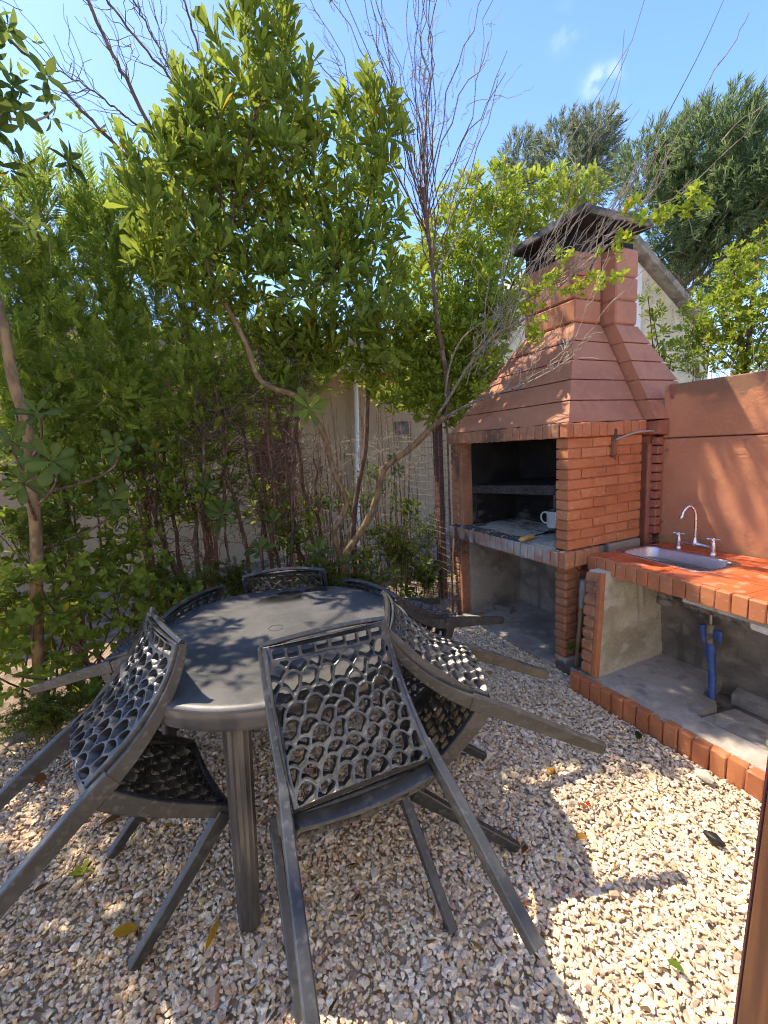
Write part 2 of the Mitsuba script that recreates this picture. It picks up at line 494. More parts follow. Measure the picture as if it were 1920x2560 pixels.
def stones(cx, cy, cz, size, rng, sub):
    variants, base_f = [], None
    while len(variants) < 16:                                 # crushed stone: hulls of few points, 20 triangles each
        p = rng.normal(size=(12, 3)); p /= np.linalg.norm(p, axis=1, keepdims=True)
        p = p * rng.uniform(0.88, 1.08, (12, 1))
        p = np.sign(p) * np.abs(p) ** rng.uniform(0.7, 0.95)
        v, f = hull(p)
        if len(v) == 12 and len(f) == 20: variants.append((v, f))
    vf = np.array([f for _, f in variants])
    variants = [v for v, _ in variants]
    base_v = variants[0]
    n = len(cx)
    which = rng.integers(0, len(variants), n)
    V0 = np.array(variants)[which]
    sc = np.stack([rng.uniform(0.85, 1.5, n), rng.uniform(0.75, 1.05, n), rng.uniform(0.45, 0.70, n)], 1) * size[:, None]
    V0 = V0 * sc[:, None]
    az = rng.uniform(0, 2 * np.pi, n)
    tx, ty = rng.normal(0, 0.28, n), rng.normal(0, 0.28, n)
    ca, sa = np.cos(az), np.sin(az)
    cx_, sx_ = np.cos(tx), np.sin(tx); cy_, sy_ = np.cos(ty), np.sin(ty)
    o, l = np.zeros(n), np.ones(n)
    Rz = np.stack([ca, -sa, o, sa, ca, o, o, o, l], -1).reshape(n, 3, 3)
    Rx = np.stack([l, o, o, o, cx_, -sx_, o, sx_, cx_], -1).reshape(n, 3, 3)
    Ry = np.stack([cy_, o, sy_, o, l, o, -sy_, o, cy_], -1).reshape(n, 3, 3)
    V1 = np.einsum('nij,nkj->nki', Rx @ Ry @ Rz, V0) + np.stack([cx, cy, cz], 1)[:, None]
    Fs = vf[which] + (np.arange(n) * len(base_v))[:, None, None]
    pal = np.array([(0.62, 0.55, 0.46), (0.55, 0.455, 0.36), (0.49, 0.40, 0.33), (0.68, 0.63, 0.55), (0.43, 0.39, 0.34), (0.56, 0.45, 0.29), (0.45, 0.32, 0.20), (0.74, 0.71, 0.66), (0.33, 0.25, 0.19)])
    tan = np.clip((0.95 - (cx * 0.45 + (cy + 2.2) * 0.75)) / 1.3, 0, 1)  # stone mix browner toward hedge, whiter by counter: lighting put into colour
    w_lit = np.array([.22, .16, .12, .22, .07, .06, .02, .12, .01])
    w_shade = np.array([.10, .19, .20, .03, .08, .14, .13, .01, .12])
    w = w_lit * (1 - tan[:, None]) + w_shade * tan[:, None]
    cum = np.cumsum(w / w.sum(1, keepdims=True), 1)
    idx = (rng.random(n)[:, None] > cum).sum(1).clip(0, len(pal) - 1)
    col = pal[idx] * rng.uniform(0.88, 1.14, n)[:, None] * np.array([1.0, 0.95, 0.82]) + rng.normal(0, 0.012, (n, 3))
    C = np.repeat(np.clip(col, 0.03, 0.85), len(base_v), 0)
    return V1.reshape(-1, 3), Fs.reshape(-1, 3), C


acc = Acc()
PITCH = 0.0146
us = np.arange(-2.2, 2.4, PITCH); vs = np.arange(-4.0, 0.35, PITCH * 0.87)
U, W = np.meshgrid(us, vs, indexing='ij')
U = U + (np.arange(len(vs)) % 2)[None] * PITCH / 2
px, py = U.ravel(), W.ravel()
px = px + rg.normal(0, 0.006, px.shape); py = py + rg.normal(0, 0.006, py.shape)
edge = -1.02 + 0.18 * (meshkit.noise(np.stack([py * 3, py * 0, py * 0], -1), 2) - 0.5) - 0.10 * (py > -1.0) - 0.25 * (py > -0.4)
rel = np.stack([px, py], 1) - CAM[:2]
fw = FWD[:2] / np.linalg.norm(FWD[:2])
ang = np.degrees(np.arctan2(rel[:, 0] * fw[1] - rel[:, 1] * fw[0], rel @ fw))
thin = np.clip((px - edge) / 0.25, 0, 1)
keep = (rg.random(len(px)) < thin) & (py < 0.10 - 0.22 * (px > 0.12)) & ~((px > 0.12) & (py > -0.10)) & ~((px > -1.30) & (py > 0.0) & (px < -0.02) & (rg.random(len(px)) < 0.55))
keep &= (rel @ fw > 0.55)
keep &= np.abs(ang) < 57
px, py = px[keep], py[keep]
dist = np.hypot(px - CAM[0], py - CAM[1])
patch = meshkit.noise(np.stack([px * 5, py * 5, px * 0], -1), 9)
size = 0.0085 * rg.lognormal(0, 0.32, len(px)) * (0.85 + 0.3 * patch)
pz = rg.normal(-0.013, 0.004, len(px)) + 0.010 * (meshkit.noise(np.stack([px * 2.5, py * 2.5, px * 0], -1), 4) - 0.5)
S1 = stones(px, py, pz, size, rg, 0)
lowx = rg.uniform(-1.1, 2.1, 19000); lowy = rg.uniform(-3.6, 0.0, 19000)
ra_ = np.degrees(np.arctan2((lowx - CAM[0]) * fw[1] - (lowy - CAM[1]) * fw[0], (lowx - CAM[0]) * fw[0] + (lowy - CAM[1]) * fw[1]))
kl = (lowx > -0.95) & (np.abs(ra_) < 57) & ~((lowx > 0.12) & (lowy > -0.12))
lowx, lowy = lowx[kl], lowy[kl]
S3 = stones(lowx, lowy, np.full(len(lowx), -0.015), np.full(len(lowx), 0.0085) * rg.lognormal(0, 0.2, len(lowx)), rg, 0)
acc = Acc()
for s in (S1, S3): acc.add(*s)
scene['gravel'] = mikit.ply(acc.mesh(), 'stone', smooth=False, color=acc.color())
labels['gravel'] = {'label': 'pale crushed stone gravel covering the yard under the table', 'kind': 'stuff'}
print('gravel tris', sum(len(f) for f in acc.f))

# ------------------------------------------------------------------ brick barbecue
rb = np.random.default_rng(5)
bq = thing('brick_barbecue', 'terracotta painted brick barbecue with sloping hood and short chimney in the corner', 'barbecue')
W0, D0 = -1.319, 0.70
ZS, ZM, ZMT, ZH = 0.845, 1.57, 1.665, 2.381


def vary(m): return m if m != 'paint_brick' else ['paint_brick', 'paint_brick', 'paint_brick_pale', 'paint_brick_deep'][rb.integers(0, 4)]


def brick(parent, lo, hi, m='paint_brick', b=0.006, name='brick'):
    part(parent, name, bbox(lo, hi, b, 0.0012, rb), vary(m))


# upper right pier: a corner pile of blocks and a side wall in running bond
wall = part(bq, 'side_wall', box_v([-0.09, 0.014, ZS], [-0.012, D0 - 0.004, ZM]), 'paint_brick')
nrow = 11; ph = (ZM - ZS) / nrow
for r in range(nrow):
    z0, z1 = ZS + r * ph + 0.0040, ZS + (r + 1) * ph - 0.0040
    full, half = 0.2333, 0.1167
    cuts = [0, half, half + full, D0 - 0.117, D0] if r % 2 else [0, full, 2 * full, D0]
    if r == nrow - 1: cuts = [0, 0.22, 0.46, D0]
    for k in range(len(cuts) - 1):
        a, e = cuts[k] + (0.0040 if k else 0), cuts[k + 1] - (0.0040 if k < len(cuts) - 2 else 0)
        brick(wall, [-0.10 if k == 0 else -0.035, a, z0], [rb.normal(0, 0.0015), e, z1], 'paint_brick', 0.0035)
# upper left pier
pier = part(bq, 'pier', box_v([W0 + 0.012, 0.012, ZS], [-1.165, 0.12, ZM]), 'paint_brick_dark')
for r in range(nrow):
    z0, z1 = ZS + r * ph + 0.004, ZS + (r + 1) * ph - 0.004
    brick(pier, [W0, 0, z0], [-1.225, 0.10, z1], 'paint_brick_dark')
part(pier, 'jamb', bbox([-1.223, 0.006, ZS], [-1.160, 0.11, ZM], 0.004), 'paint_brick_dark')
# lower piers
lp = part(bq, 'pier', box_v([-0.145, 0.058, 0.05], [-0.068, D0, 0.735]), 'paint_brick_dark')
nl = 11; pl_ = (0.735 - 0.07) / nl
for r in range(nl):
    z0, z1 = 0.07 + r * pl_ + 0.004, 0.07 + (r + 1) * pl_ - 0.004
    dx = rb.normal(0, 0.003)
    brick(lp, [-0.152 + dx, 0.042, z0], [-0.055 + dx, 0.160, z1], 'paint_brick_dark', 0.010)
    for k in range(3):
        brick(lp, [-0.095, 0.166 + k * 0.18, z0], [-0.056, 0.34 + k * 0.18, z1], 'paint_brick_dark', 0.008)
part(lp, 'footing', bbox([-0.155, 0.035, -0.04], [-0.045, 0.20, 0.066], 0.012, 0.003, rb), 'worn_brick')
part(lp, 'footing', bbox([-0.150, 0.005, -0.04], [0.085, 0.032, 0.045], 0.010, 0.003, rb), 'worn_brick')
ll = part(bq, 'pier', box_v([W0 + 0.012, 0.02, -0.04], [-1.215, 0.60, 0.735]), 'concrete')
for r in range(12):
    z0 = -0.02 + r * 0.0625
    brick(ll, [W0 - 0.002, 0.006, z0 + 0.004], [-1.245, 0.08, z0 + 0.0585], 'paint_brick_dark', 0.008)
part(ll, 'jamb', bbox([-1.243, 0.010, -0.03], [-1.205, 0.09, 0.735], 0.004), 'paint_brick_dark')
part(bq, 'inner_wall', box_v([-1.213, 0.10, -0.04], [-1.195, 0.68, 0.735]), 'concrete')
part(bq, 'back_wall', box_v([-1.30, 0.682, -0.04], [-0.10, 0.72, 0.735]), 'concrete')
# slab with a row of bricks set on end along its front
slab = part(bq, 'slab', bbox([W0 - 0.01, -0.012, 0.737], [0.012, D0, ZS - 0.008], 0.006), 'hearth')
part(bq, 'hearth', bbox([W0 + 0.10, -0.008, ZS - 0.012], [-0.104, 0.68, ZS + 0.004], 0.004, 0.001, rb), 'hearth')
nb = 19; bw = (0.02 - W0 + 0.012) / nb
for k in range(nb):
    x0 = W0 - 0.012 + k * bw
    last = k >= nb - 1
    brick(slab, [x0 + 0.003, -0.034, 0.728], [x0 + bw - 0.003, -0.008 if not last else 0.05, 0.832 if not last else 0.842], 'worn_brick' if not last else 'paint_brick_dark', 0.008)
for k in range(3):
    brick(slab, [-0.02, 0.055 + k * 0.075, 0.735], [0.022, 0.126 + k * 0.075, 0.840], 'paint_brick_dark', 0.008)
# firebox
part(bq, 'firebox', join([box_v([-1.165, 0.655, ZS], [-0.08, 0.675, ZM + 0.09]), box_v([-1.180, 0.115, ZS], [-1.158, 0.66, ZM]), box_v([-0.112, 0.115, ZS], [-0.102, 0.66, ZM]),
                          box_v([-1.16, 0.05, ZM + 0.06], [-0.09, 0.67, ZM + 0.085])]), 'soot')
fb = part(bq, 'firebrick_back', box_v([-1.15, 0.60, ZS], [-0.12, 0.645, ZS + 0.30]), 'soot')
for r in range(4):
    for k in range(5):
        x0 = -1.15 + k * 0.206 + (0.1 if r % 2 else 0)
        brick(fb, [x0 + 0.003, 0.588, ZS + 0.004 + r * 0.074], [min(x0 + 0.203, -0.115), 0.603, ZS + 0.070 + r * 0.074], 'soot', 0.003)
part(bq, 'flue_pipe', tube([[-0.62, 0.55, ZS], [-0.62, 0.55, ZS + 0.33]], 0.022, 10), 'concrete_dark', smooth=40)
# mantel
mantel = part(bq, 'mantel', box_v([W0 - 0.01, -0.004, ZM + 0.006], [0.012, D0, ZMT - 0.005]), 'paint_brick')
nm = 19; bw = (0.024 - W0 + 0.016) / nm
for k in range(nm):
    x0 = W0 - 0.016 + k * bw
    brick(mantel, [x0 + 0.0025, -0.030, ZM + 0.002], [x0 + bw - 0.0025, 0.02, ZMT - 0.002 + rb.normal(0, 0.002)], 'paint_brick_dark' if k < nm - 1 else 'paint_brick', 0.006)
for k in range(9):
    y0 = 0.024 + k * 0.0765
    brick(mantel, [-0.03, y0, ZM + 0.002], [0.024, y0 + 0.0715, ZMT - 0.002 + rb.normal(0, 0.002)], 'paint_brick', 0.006)


def hood_course(b0, t0, z0, z1, f0, f1, lip=0.004):
    """frustum between fractions f0..f1 of the slope from rectangle b0 to t0 ((x0,x1,y0,y1))"""
    lo = [b0[k] + (t0[k] - b0[k]) * f0 for k in range(4)]
    hi = [b0[k] + (t0[k] - b0[k]) * f1 for k in range(4)]
    pts = []
    for (x0, x1, y0, y1), z, g in ((lo, z0 + (z1 - z0) * f0, lip), (hi, z0 + (z1 - z0) * f1, 0.0)):
        for x in (x0 - g, x1 + g):
            for y in (y0 - g, y1):
                pts.append((x, y, z))
    return hull(pts)


H1b, H1t = (W0 + 0.01, 0.0, 0.0, D0), (-0.849, -0.349, 0.436, D0)
nh = 5
hood = part(bq, 'hood', hood_course([H1b[0] + .02, H1b[1] - .02, H1b[2] + .02, H1b[3] - .002], [H1t[0] + .02, H1t[1] - .02, H1t[2] + .02, H1t[3] - .002], ZMT, ZH, 0, 1, 0), 'paint_post')
for k in range(nh):
    part(hood, 'plank', hood_course(H1b, H1t, ZMT, ZH, k / nh + 0.004, (k + 1) / nh - 0.006), 'paint_terracotta')
chim = part(bq, 'chimney', box_v([-0.83, 0.456, ZH], [-0.369, D0 - 0.004, 2.86]), 'paint_post')
zc = [ZH + 0.004, 2.545, 2.70, 2.86]
for a, b in zip(zc[:-1], zc[1:]):
    part(chim, 'block', bbox([-0.849 - rb.uniform(0, .004), 0.436, a + 0.004], [-0.349 + rb.uniform(0, .004), D0, b - 0.004], 0.010), 'paint_terracotta')
for x, y in ((-0.82, 0.47), (-0.38, 0.47), (-0.82, 0.9), (-0.30, 0.9)):
    part(bq, 'cap_post', box_v([x - 0.02, y - 0.02, 2.85], [x + 0.02, y + 0.02, 3.03]), 'soot_gap_black')
part(bq, 'cap_slab', bbox([-0.885, 0.335, 3.020], [-0.187, 1.02, 3.068], 0.006, 0.003, rb), 'roof_slab')
part(bq, 'cap_lining', box_v([-0.87, 0.35, 3.010], [-0.20, 1.005, 3.018]), 'soot_gap_black')
part(bq, 'gap_shade_fill', box_v([-0.81, 0.475, 2.86], [-0.385, 0.69, 3.005]), 'soot_gap_black')  # black box fills the open gap, standing for its inner shade

# the neighbour's barbecue, back to back with it
b2 = thing('neighbour_barbecue', 'taller twin chimney and hood back to back with the barbecue, beyond the terracotta wall', 'barbecue')
H2b, H2t = (-1.15, 0.075, 0.722, 1.26), (-0.744, -0.244, 0.722, 0.955)
z2b = 1.665
hd2 = part(b2, 'hood', hood_course([H2b[0] + .02, H2b[1] - .012, H2b[2] + .004, H2b[3] - .02], [H2t[0] + .02, H2t[1] - .012, H2t[2] + .004, H2t[3] - .02], z2b, 2.36, 0, 1, 0), 'paint_post')
for k in range(nh):
    f0, f1 = k / nh + 0.004, (k + 1) / nh - 0.010
    lo = [H2b[q_] + (H2t[q_] - H2b[q_]) * f0 for q_ in range(4)]; hi = [H2b[q_] + (H2t[q_] - H2b[q_]) * f1 for q_ in range(4)]
    pts = []
    for (x0, x1, y0, y1), z, g in ((lo, z2b + (2.36 - z2b) * f0, 0.004), (hi, z2b + (2.36 - z2b) * f1, 0.0)):
        for x in (x0 - g, x1 + g):
            for y in (y0, y1 + g): pts.append((x, y, z))
    part(hd2, 'plank', hull(pts), 'paint_terracotta')
ch2 = part(b2, 'chimney', box_v([-0.73, 0.726, 2.36], [-0.258, 0.94, 2.86]), 'paint_post')
for a, b in zip([2.364, 2.53, 2.69], [2.53, 2.69, 2.885]):
    part(ch2, 'block', bbox([-0.744, 0.722, a + 0.004], [-0.244, 0.955, b - 0.004], 0.010), 'paint_terracotta')
part(b2, 'gap_shade_fill', box_v([-0.71, 0.74, 2.885], [-0.275, 0.93, 3.005]), 'soot_gap_black')  # same black fill painting the shade of the neighbour gap
part(b2, 'base', box_v([-1.10, 0.905, 0.0], [0.03, 1.25, z2b]), 'paint_post')

# post between the barbecue and the wall, with a toothed brick edge
po = thing('wall_post', 'dark terracotta concrete post with toothed brick edge between barbecue and wall', 'post')
part(po, 'shaft', bbox([-0.10, 0.775, -0.04], [-0.005, 0.855, 1.555], 0.006, 0.002, rb), 'paint_post')
part(po, 'rib', bbox([-0.012, 0.762, -0.04], [0.006, 0.80, 1.50], 0.004, 0.002, rb), 'paint_post')
for k in range(11):
    part(po, 'brick', bbox([0.000, 0.790, 0.86 + k * 0.063], [0.052, 0.856, 0.914 + k * 0.063], 0.006, 0.002, rb), 'paint_post')
part(po, 'capital', bbox([-0.115, 0.745, 1.560], [0.085, 0.856, 1.655], 0.006, 0.003, rb), 'paint_post')

# boundary wall of precast panels
bw_ = thing('boundary_wall', 'terracotta precast concrete panel wall behind the sink with branch shadows', 'wall')
pn = part(bw_, 'panel', bbox([0.030, 0.862, -0.05], [2.30, 0.905, 1.527], 0.006), 'panel_concrete', label='lower wide wall panel behind the tap')
pn2 = part(bw_, 'panel', bbox([0.036, 0.863, 1.535], [2.30, 0.906, 1.890], 0.006), 'panel_concrete', label='upper wall panel against the sky and shrubs')


part(bw_, 'added_light_stop', box_v([0.04, 0.908, 1.47], [2.29, 0.93, 1.60]), 'paint_post')  # added strip behind the joint, blocks light through the slit


def bolt(x, z):
    p = bevel_pts([-1, -1, -1], [1, 1, 1], 0.4)
    v, f = trimesh.creation.icosphere(subdivisions=2).vertices, trimesh.creation.icosphere(subdivisions=2).faces
    part(bw_, 'bolt', (np.array(v) * [0.011, 0.012, 0.011] + [x, 0.858, z], np.array(f)), 'paint_post', smooth=True)


for x, z in ((0.075, 1.452), (0.060, 0.945), (0.068, 1.62)): bolt(x, z)
br = part(bw_, 'bracket', bbox([0.082, 0.853, 1.795], [0.108, 0.8615, 1.893], 0.002), 'paint_post')
for z in (1.815, 1.868):
    v = np.array(trimesh.creation.icosphere(subdivisions=1).vertices)
    part(br, 'rivet', (v * 0.005 + [0.095, 0.852, z], np.array(trimesh.creation.icosphere(subdivisions=1).faces)), 'rust', smooth=True)

# ------------------------------------------------------------------ floors
structure('barbecue_floor', bbox([-1.215, -0.005, -0.06], [-0.10, 0.69, 0.012], 0.004), 'concrete_floor')
sf = thing('old_brick', 'short broken brick lying on the floor under the barbecue', 'brick')
scene[sf] = mikit.ply(xf(bbox([-0.09, -0.04, 0], [0.09, 0.04, 0.05], 0.006, 0.003, rb), lambda v: v @ np.array([[.95, .3, 0], [-.3, .95, 0], [0, 0, 1]]) + [-1.06, 0.36, 0.012]), 'concrete_dark')

# ------------------------------------------------------------------ sink counter
A0 = math.radians(-4.6)
CA, SA = math.cos(A0), math.sin(A0)
O0 = np.array([0.028, 0.175])


def L2W(v):
    v = np.asarray(v, float)
    out = v.copy()
    out[..., 0] = O0[0] + v[..., 0] * CA - v[..., 1] * SA
    out[..., 1] = O0[1] + v[..., 0] * SA + v[..., 1] * CA
    return out


def lmesh(m): return xf(m, L2W)


ct = thing('sink_counter', 'outdoor counter with glossy orange tile top and terracotta brick edge', 'counter')
ZC = 0.80
LEN = 1.95
wall_v = lambda u: (0.858 - O0[1] - u * SA) / CA
hole = sbox(-0.235, -0.115, 0.235, 0.115).buffer(0.055)
hole = affinity.translate(hole, 0.305, 0.363)
top = Polygon([(0.0, 0.0), (LEN, 0.0), (LEN, wall_v(LEN)), (0.0, wall_v(0.0))])
tp = part(ct, 'countertop', lmesh(extrude(top.difference(hole), ZC - 0.062, ZC - 0.006)), 'grout')
tu, tv = 0.43, 0.205
for a in range(6):
    for b in range(5):
        u0, v0 = -0.395 + a * tu, 0.012 + b * tv
        t = sbox(u0 + 0.003, v0 + 0.003, u0 + tu - 0.003, v0 + tv - 0.003).intersection(top.buffer(-0.004)).difference(hole)
        for g in getattr(t, 'geoms', [t]):
            if g.area > 5e-4: part(tp, 'tile', lmesh(extrude(g, ZC - 0.008, ZC - rb.uniform(0, 0.0008))), 'tile_orange')
ed = part(ct, 'edge', lmesh(box_v([0.004, -0.012, ZC - 0.088], [LEN, 0.012, ZC - 0.010])), 'grout')
for k in range(27):
    u0 = k * 0.0722
    part(ed, 'brick', lmesh(bbox([u0 + 0.002, -0.026, ZC - 0.096 + rb.normal(0, .0015)], [u0 + 0.0695, 0.010, ZC + 0.001], 0.0045, 0.0015, rb)), vary('paint_brick'))
for k in range(4):
    v0 = 0.014 + k * 0.072
    part(ed, 'brick', lmesh(bbox([-0.006, v0, ZC - 0.094], [0.012, v0 + 0.068, ZC + 0.0005], 0.005, 0.001, rb)), 'paint_brick')


# leaning pier at its near end, of bricks
def lean(v):
    v = np.asarray(v, float).copy()
    t = (0.735 - v[:, 2]) / 0.63
    v[:, 1] += -0.10 * t
    v[:, 0] += 0.045 * t
    return v


gp = part(ct, 'pier', xf(box_v([0.112, 0.066, 0.10], [0.21, 0.60, 0.735]), lean), 'concrete_pale')
for k in range(9):
    z0 = 0.105 + k * 0.070
    part(gp, 'brick', xf(bbox([0.098 + rb.normal(0, .002), 0.048, z0], [0.182, 0.12, z0 + 0.064], 0.012, 0.002, rb), lean), 'paint_brick_dark')
part(gp, 'jamb', xf(bbox([0.183, 0.052, 0.10], [0.214, 0.09, 0.735], 0.003), lean), 'paint_brick')
part(ct, 'inner_wall', join([hull([(0.257, -0.01, 0.09), (0.214, 0.09, 0.735), (0.257, 0.60, 0.09), (0.214, 0.60, 0.735), (0.20, -0.01, 0.09), (0.19, 0.09, 0.735), (0.20, 0.6, 0.09), (0.19, 0.6, 0.735)])]), 'concrete_pale', label='pale cement side wall under the counter')
part(ct, 'back_wall', box_v([0.10, 0.602, -0.05], [2.1, 0.66, 0.735]), 'concrete_dark', label='dark back wall under the counter')  # darker concrete than the inner side wall
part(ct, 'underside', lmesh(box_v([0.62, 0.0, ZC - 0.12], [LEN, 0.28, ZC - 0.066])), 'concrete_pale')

kb = thing('brick_kerb', 'row of terracotta bricks on end edging the concrete floor under the counter', 'kerb')
kb_core = part(kb, 'bed', box_v([0.135, -0.085, -0.05], [2.2, -0.03, 0.092]), 'concrete')
for k in range(28):
    x0 = 0.125 + k * 0.0735
    part(kb, 'brick', bbox([x0 + 0.002, -0.112 + rb.normal(0, .003), -0.045], [x0 + 0.0705, -0.060, 0.098 + rb.normal(0, .002)], 0.006, 0.002, rb), vary('paint_brick'))
fl = unary_union([sbox(0.14, -0.058, 2.2, 0.10), Polygon([(0.14, 0.0), (0.745, 0.0), (0.752, 0.125), (0.770, 0.262), (0.735, 0.315), (0.66, 0.325), (0.62, 0.60), (0.14, 0.60)])])
structure('counter_floor', extrude(fl, -0.05, 0.094), 'concrete_floor')
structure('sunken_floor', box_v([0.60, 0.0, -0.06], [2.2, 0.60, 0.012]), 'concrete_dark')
bs = thing('broken_slab', 'loose grey concrete slab lying in the sunken floor under the sink', 'slab')
scene[bs] = mikit.ply(hull([(0.765, 0.135, 0.02), (1.6, 0.125, 0.03), (1.6, 0.33, 0.02), (0.80, 0.375, 0.01), (0.765, 0.135, 0.075), (1.6, 0.125, 0.082), (1.6, 0.33, 0.072), (0.80, 0.375, 0.066)]), 'concrete_floor')
bs2 = thing('broken_slab', 'narrow concrete strip along the back wall behind the blue pipe', 'slab')
scene[bs2] = mikit.ply(hull([(0.72, 0.50, 0.015), (1.9, 0.48, 0.015), (1.9, 0.598, 0.015), (0.70, 0.598, 0.015), (0.72, 0.50, 0.07), (1.9, 0.48, 0.066), (1.9, 0.598, 0.07), (0.70, 0.598, 0.074)]), 'concrete_floor')
rr = np.random.default_rng(8)
for (x, y, s, nm) in ((1.02, 0.43, 0.035, 'grey rubble lump in the sunken floor nearest the pipe'), (1.06, 0.40, 0.045, 'large grey rubble lump in the middle of the sunken floor'), (1.12, 0.42, 0.04, 'grey rubble lump at the right edge of the sunken floor'), (1.085, 0.16, 0.05, 'rounded pale stone at the right edge on the concrete slab')):
    k = thing('rubble', nm, 'stone')
    p = rr.normal(size=(22, 3)); p /= np.linalg.norm(p, axis=1, keepdims=True)
    scene[k] = mikit.ply(hull(p * s * [1.2, 0.9, 0.7] + [x, y, s * 0.6 + (0.07 if y < 0.2 else 0.012)]), 'concrete', smooth=35)

# sink
sk = thing('sink', 'stainless steel sink basin set into the orange tiles', 'sink')


def rrect(hx, hy, r, n=10):
    out = []
    for cx, cy, a0 in ((hx - r, hy - r, 0), (-hx + r, hy - r, 90), (-hx + r, -hy + r, 180), (hx - r, -hy + r, 270)):
        for k in range(n):
            a = math.radians(a0 + 90 * k / (n - 1)); out.append((cx + r * math.cos(a), cy + r * math.sin(a)))
    return np.array(out)


def loft(rings):
    n = len(rings[0]); v = np.vstack(rings); m = len(rings)
    i, j = np.meshgrid(np.arange(m - 1), np.arange(n), indexing='ij')
    q = np.stack([i * n + j, i * n + (j + 1) % n, (i + 1) * n + (j + 1) % n, (i + 1) * n + j], -1).reshape(-1, 4)
    return v, np.vstack([q[:, [0, 1, 2]], q[:, [0, 2, 3]]])


SC = np.array([0.305, 0.363])
prof = [(0.300, 0.180, 0.075, 0.000), (0.299, 0.179, 0.075, 0.0035), (0.288, 0.166, 0.070, 0.0040), (0.276, 0.152, 0.066, 0.0015), (0.268, 0.144, 0.064, -0.008), (0.260, 0.137, 0.062, -0.06), (0.250, 0.128, 0.06, -0.12), (0.225, 0.105, 0.055, -0.148), (0.12, 0.05, 0.04, -0.155), (0.03, 0.028, 0.027, -0.158)]
rings = [np.c_[rrect(a, b, r) + SC, np.full(40, ZC + z)] for a, b, r, z in prof]
v, f = loft(rings)
v = np.vstack([v, [[SC[0], SC[1], ZC - 0.160]]]); n = 40; k = np.arange(n); base = (len(prof) - 1) * n
f = np.vstack([f, np.stack([base + k, base + (k + 1) % n, np.full(n, len(v) - 1)], 1)])
part(sk, 'basin', lmesh((v, f)), 'steel', smooth=40)
part(sk, 'drain', lmesh(lathe([(0.0, 0.004), (0.02, 0.004), (0.026, 0.002), (0.028, -0.002)], 24, (SC[0], SC[1], ZC - 0.157))), 'chrome', smooth=40)

# tap
fa = thing('tap', 'chrome swan neck tap with two cross handles behind the sink', 'tap')
TB = np.array([0.352, 0.735])
zt = ZC + 0.045
part(fa, 'body', join([tube(curve([(0.245, 0.748, zt), (0.30, 0.742, zt + 0.004), TB.tolist() + [zt + 0.008], (0.405, 0.735, zt + 0.004), (0.462, 0.730, zt)], 17), [0.011] * 7 + [0.016] * 3 + [0.011] * 7, 14),
                       lathe([(0.014, -0.01), (0.019, 0.0), (0.017, 0.016), (0.012, 0.03), (0.011, 0.045)], 20, (TB[0], TB[1], zt + 0.005))]), 'chrome', smooth=50)
sp = [(TB[0], TB[1], zt + 0.03), (TB[0], TB[1], 0.95), (TB[0] - 0.001, TB[1] - 0.002, 1.02), (TB[0] - 0.007, TB[1] - 0.012, 1.075), (TB[0] - 0.018, TB[1] - 0.035, 1.100), (TB[0] - 0.030, TB[1] - 0.060, 1.085), (TB[0] - 0.038, TB[1] - 0.078, 1.045)]
spk = part(fa, 'spout', tube(curve(sp, 28), 0.0088, 12), 'chrome', smooth=50)
e0, e1 = np.array(sp[-1]), np.array(sp[-1]) + np.array([-0.004, -0.008, -0.022])
part(spk, 'nozzle', tube([e0, e1], [0.0105, 0.0115], 12), 'chrome', smooth=50)
for (x, y) in ((0.245, 0.748), (0.462, 0.730)):
    h = part(fa, 'valve', lathe([(0.022, 0.0), (0.021, 0.012), (0.014, 0.02), (0.015, 0.06), (0.0115, 0.075), (0.009, 0.082), (0.009, 0.094), (0.0, 0.096)], 20, (x, y, ZC + 0.002)), 'chrome', smooth=40)
    arms = []
    for q_ in range(4):
        a = math.radians(20 + 90 * q_)
        d = np.array([math.cos(a), math.sin(a), 0])
        arms.append(tube([np.array([x, y, ZC + 0.1]), np.array([x, y, ZC + 0.102]) + d * 0.018, np.array([x, y, ZC + 0.103]) + d * 0.034], [0.004, 0.0042, 0.0062], 8))
    arms.append(lathe([(0.0, 0.112), (0.008, 0.110), (0.010, 0.102), (0.008, 0.092), (0.0, 0.090)], 14, (x, y, ZC)))
    part(h, 'cross_handle', join(arms), 'chrome', smooth=40)

at = thing('ashtray', 'small clear glass ashtray at the corner of the orange counter', 'ashtray')
scene[at] = mikit.ply(lathe([(0.0, 0.002), (0.045, 0.002), (0.052, 0.006), (0.055, 0.040), (0.050, 0.042), (0.046, 0.038), (0.043, 0.012), (0.0, 0.010)], 36, (0.018, 0.790, ZC + 0.002)), 'glass', smooth=40)

# plumbing under the sink
dp_ = thing('drain_pipe', 'stained grey plastic trap and waste pipe under the sink', 'pipe')
zz = 0.60
part(dp_, 'trap', lathe([(0.0, -0.10), (0.045, -0.10), (0.05, -0.085), (0.05, -0.06), (0.044, -0.055), (0.044, 0.0), (0.03, 0.04), (0.03, 0.09)], 24, (0.345, 0.47, zz)), 'grey_plastic', smooth=40)
part(dp_, 'hose', tube(curve([(0.375, 0.46, 0.585), (0.45, 0.42, 0.575), (0.55, 0.38, 0.585), (0.70, 0.33, 0.60), (0.85, 0.30, 0.605)], 40), 0.028 + 0.005 * np.sin(np.arange(40) * 2.1), 12), 'grey_plastic', smooth=60)
part(dp_, 'joint', tube([(0.84, 0.30, 0.605), (0.90, 0.285, 0.605)], 0.036, 14), 'grey_plastic', smooth=40)
part(dp_, 'pipe', tube([(0.89, 0.288, 0.607), (1.7, 0.12, 0.60)], 0.030, 14), 'plastic_white', smooth=40, label='white waste pipe')
wp = thing('water_hose', 'blue plastic water pipe with blue lever valve under the sink', 'hose')
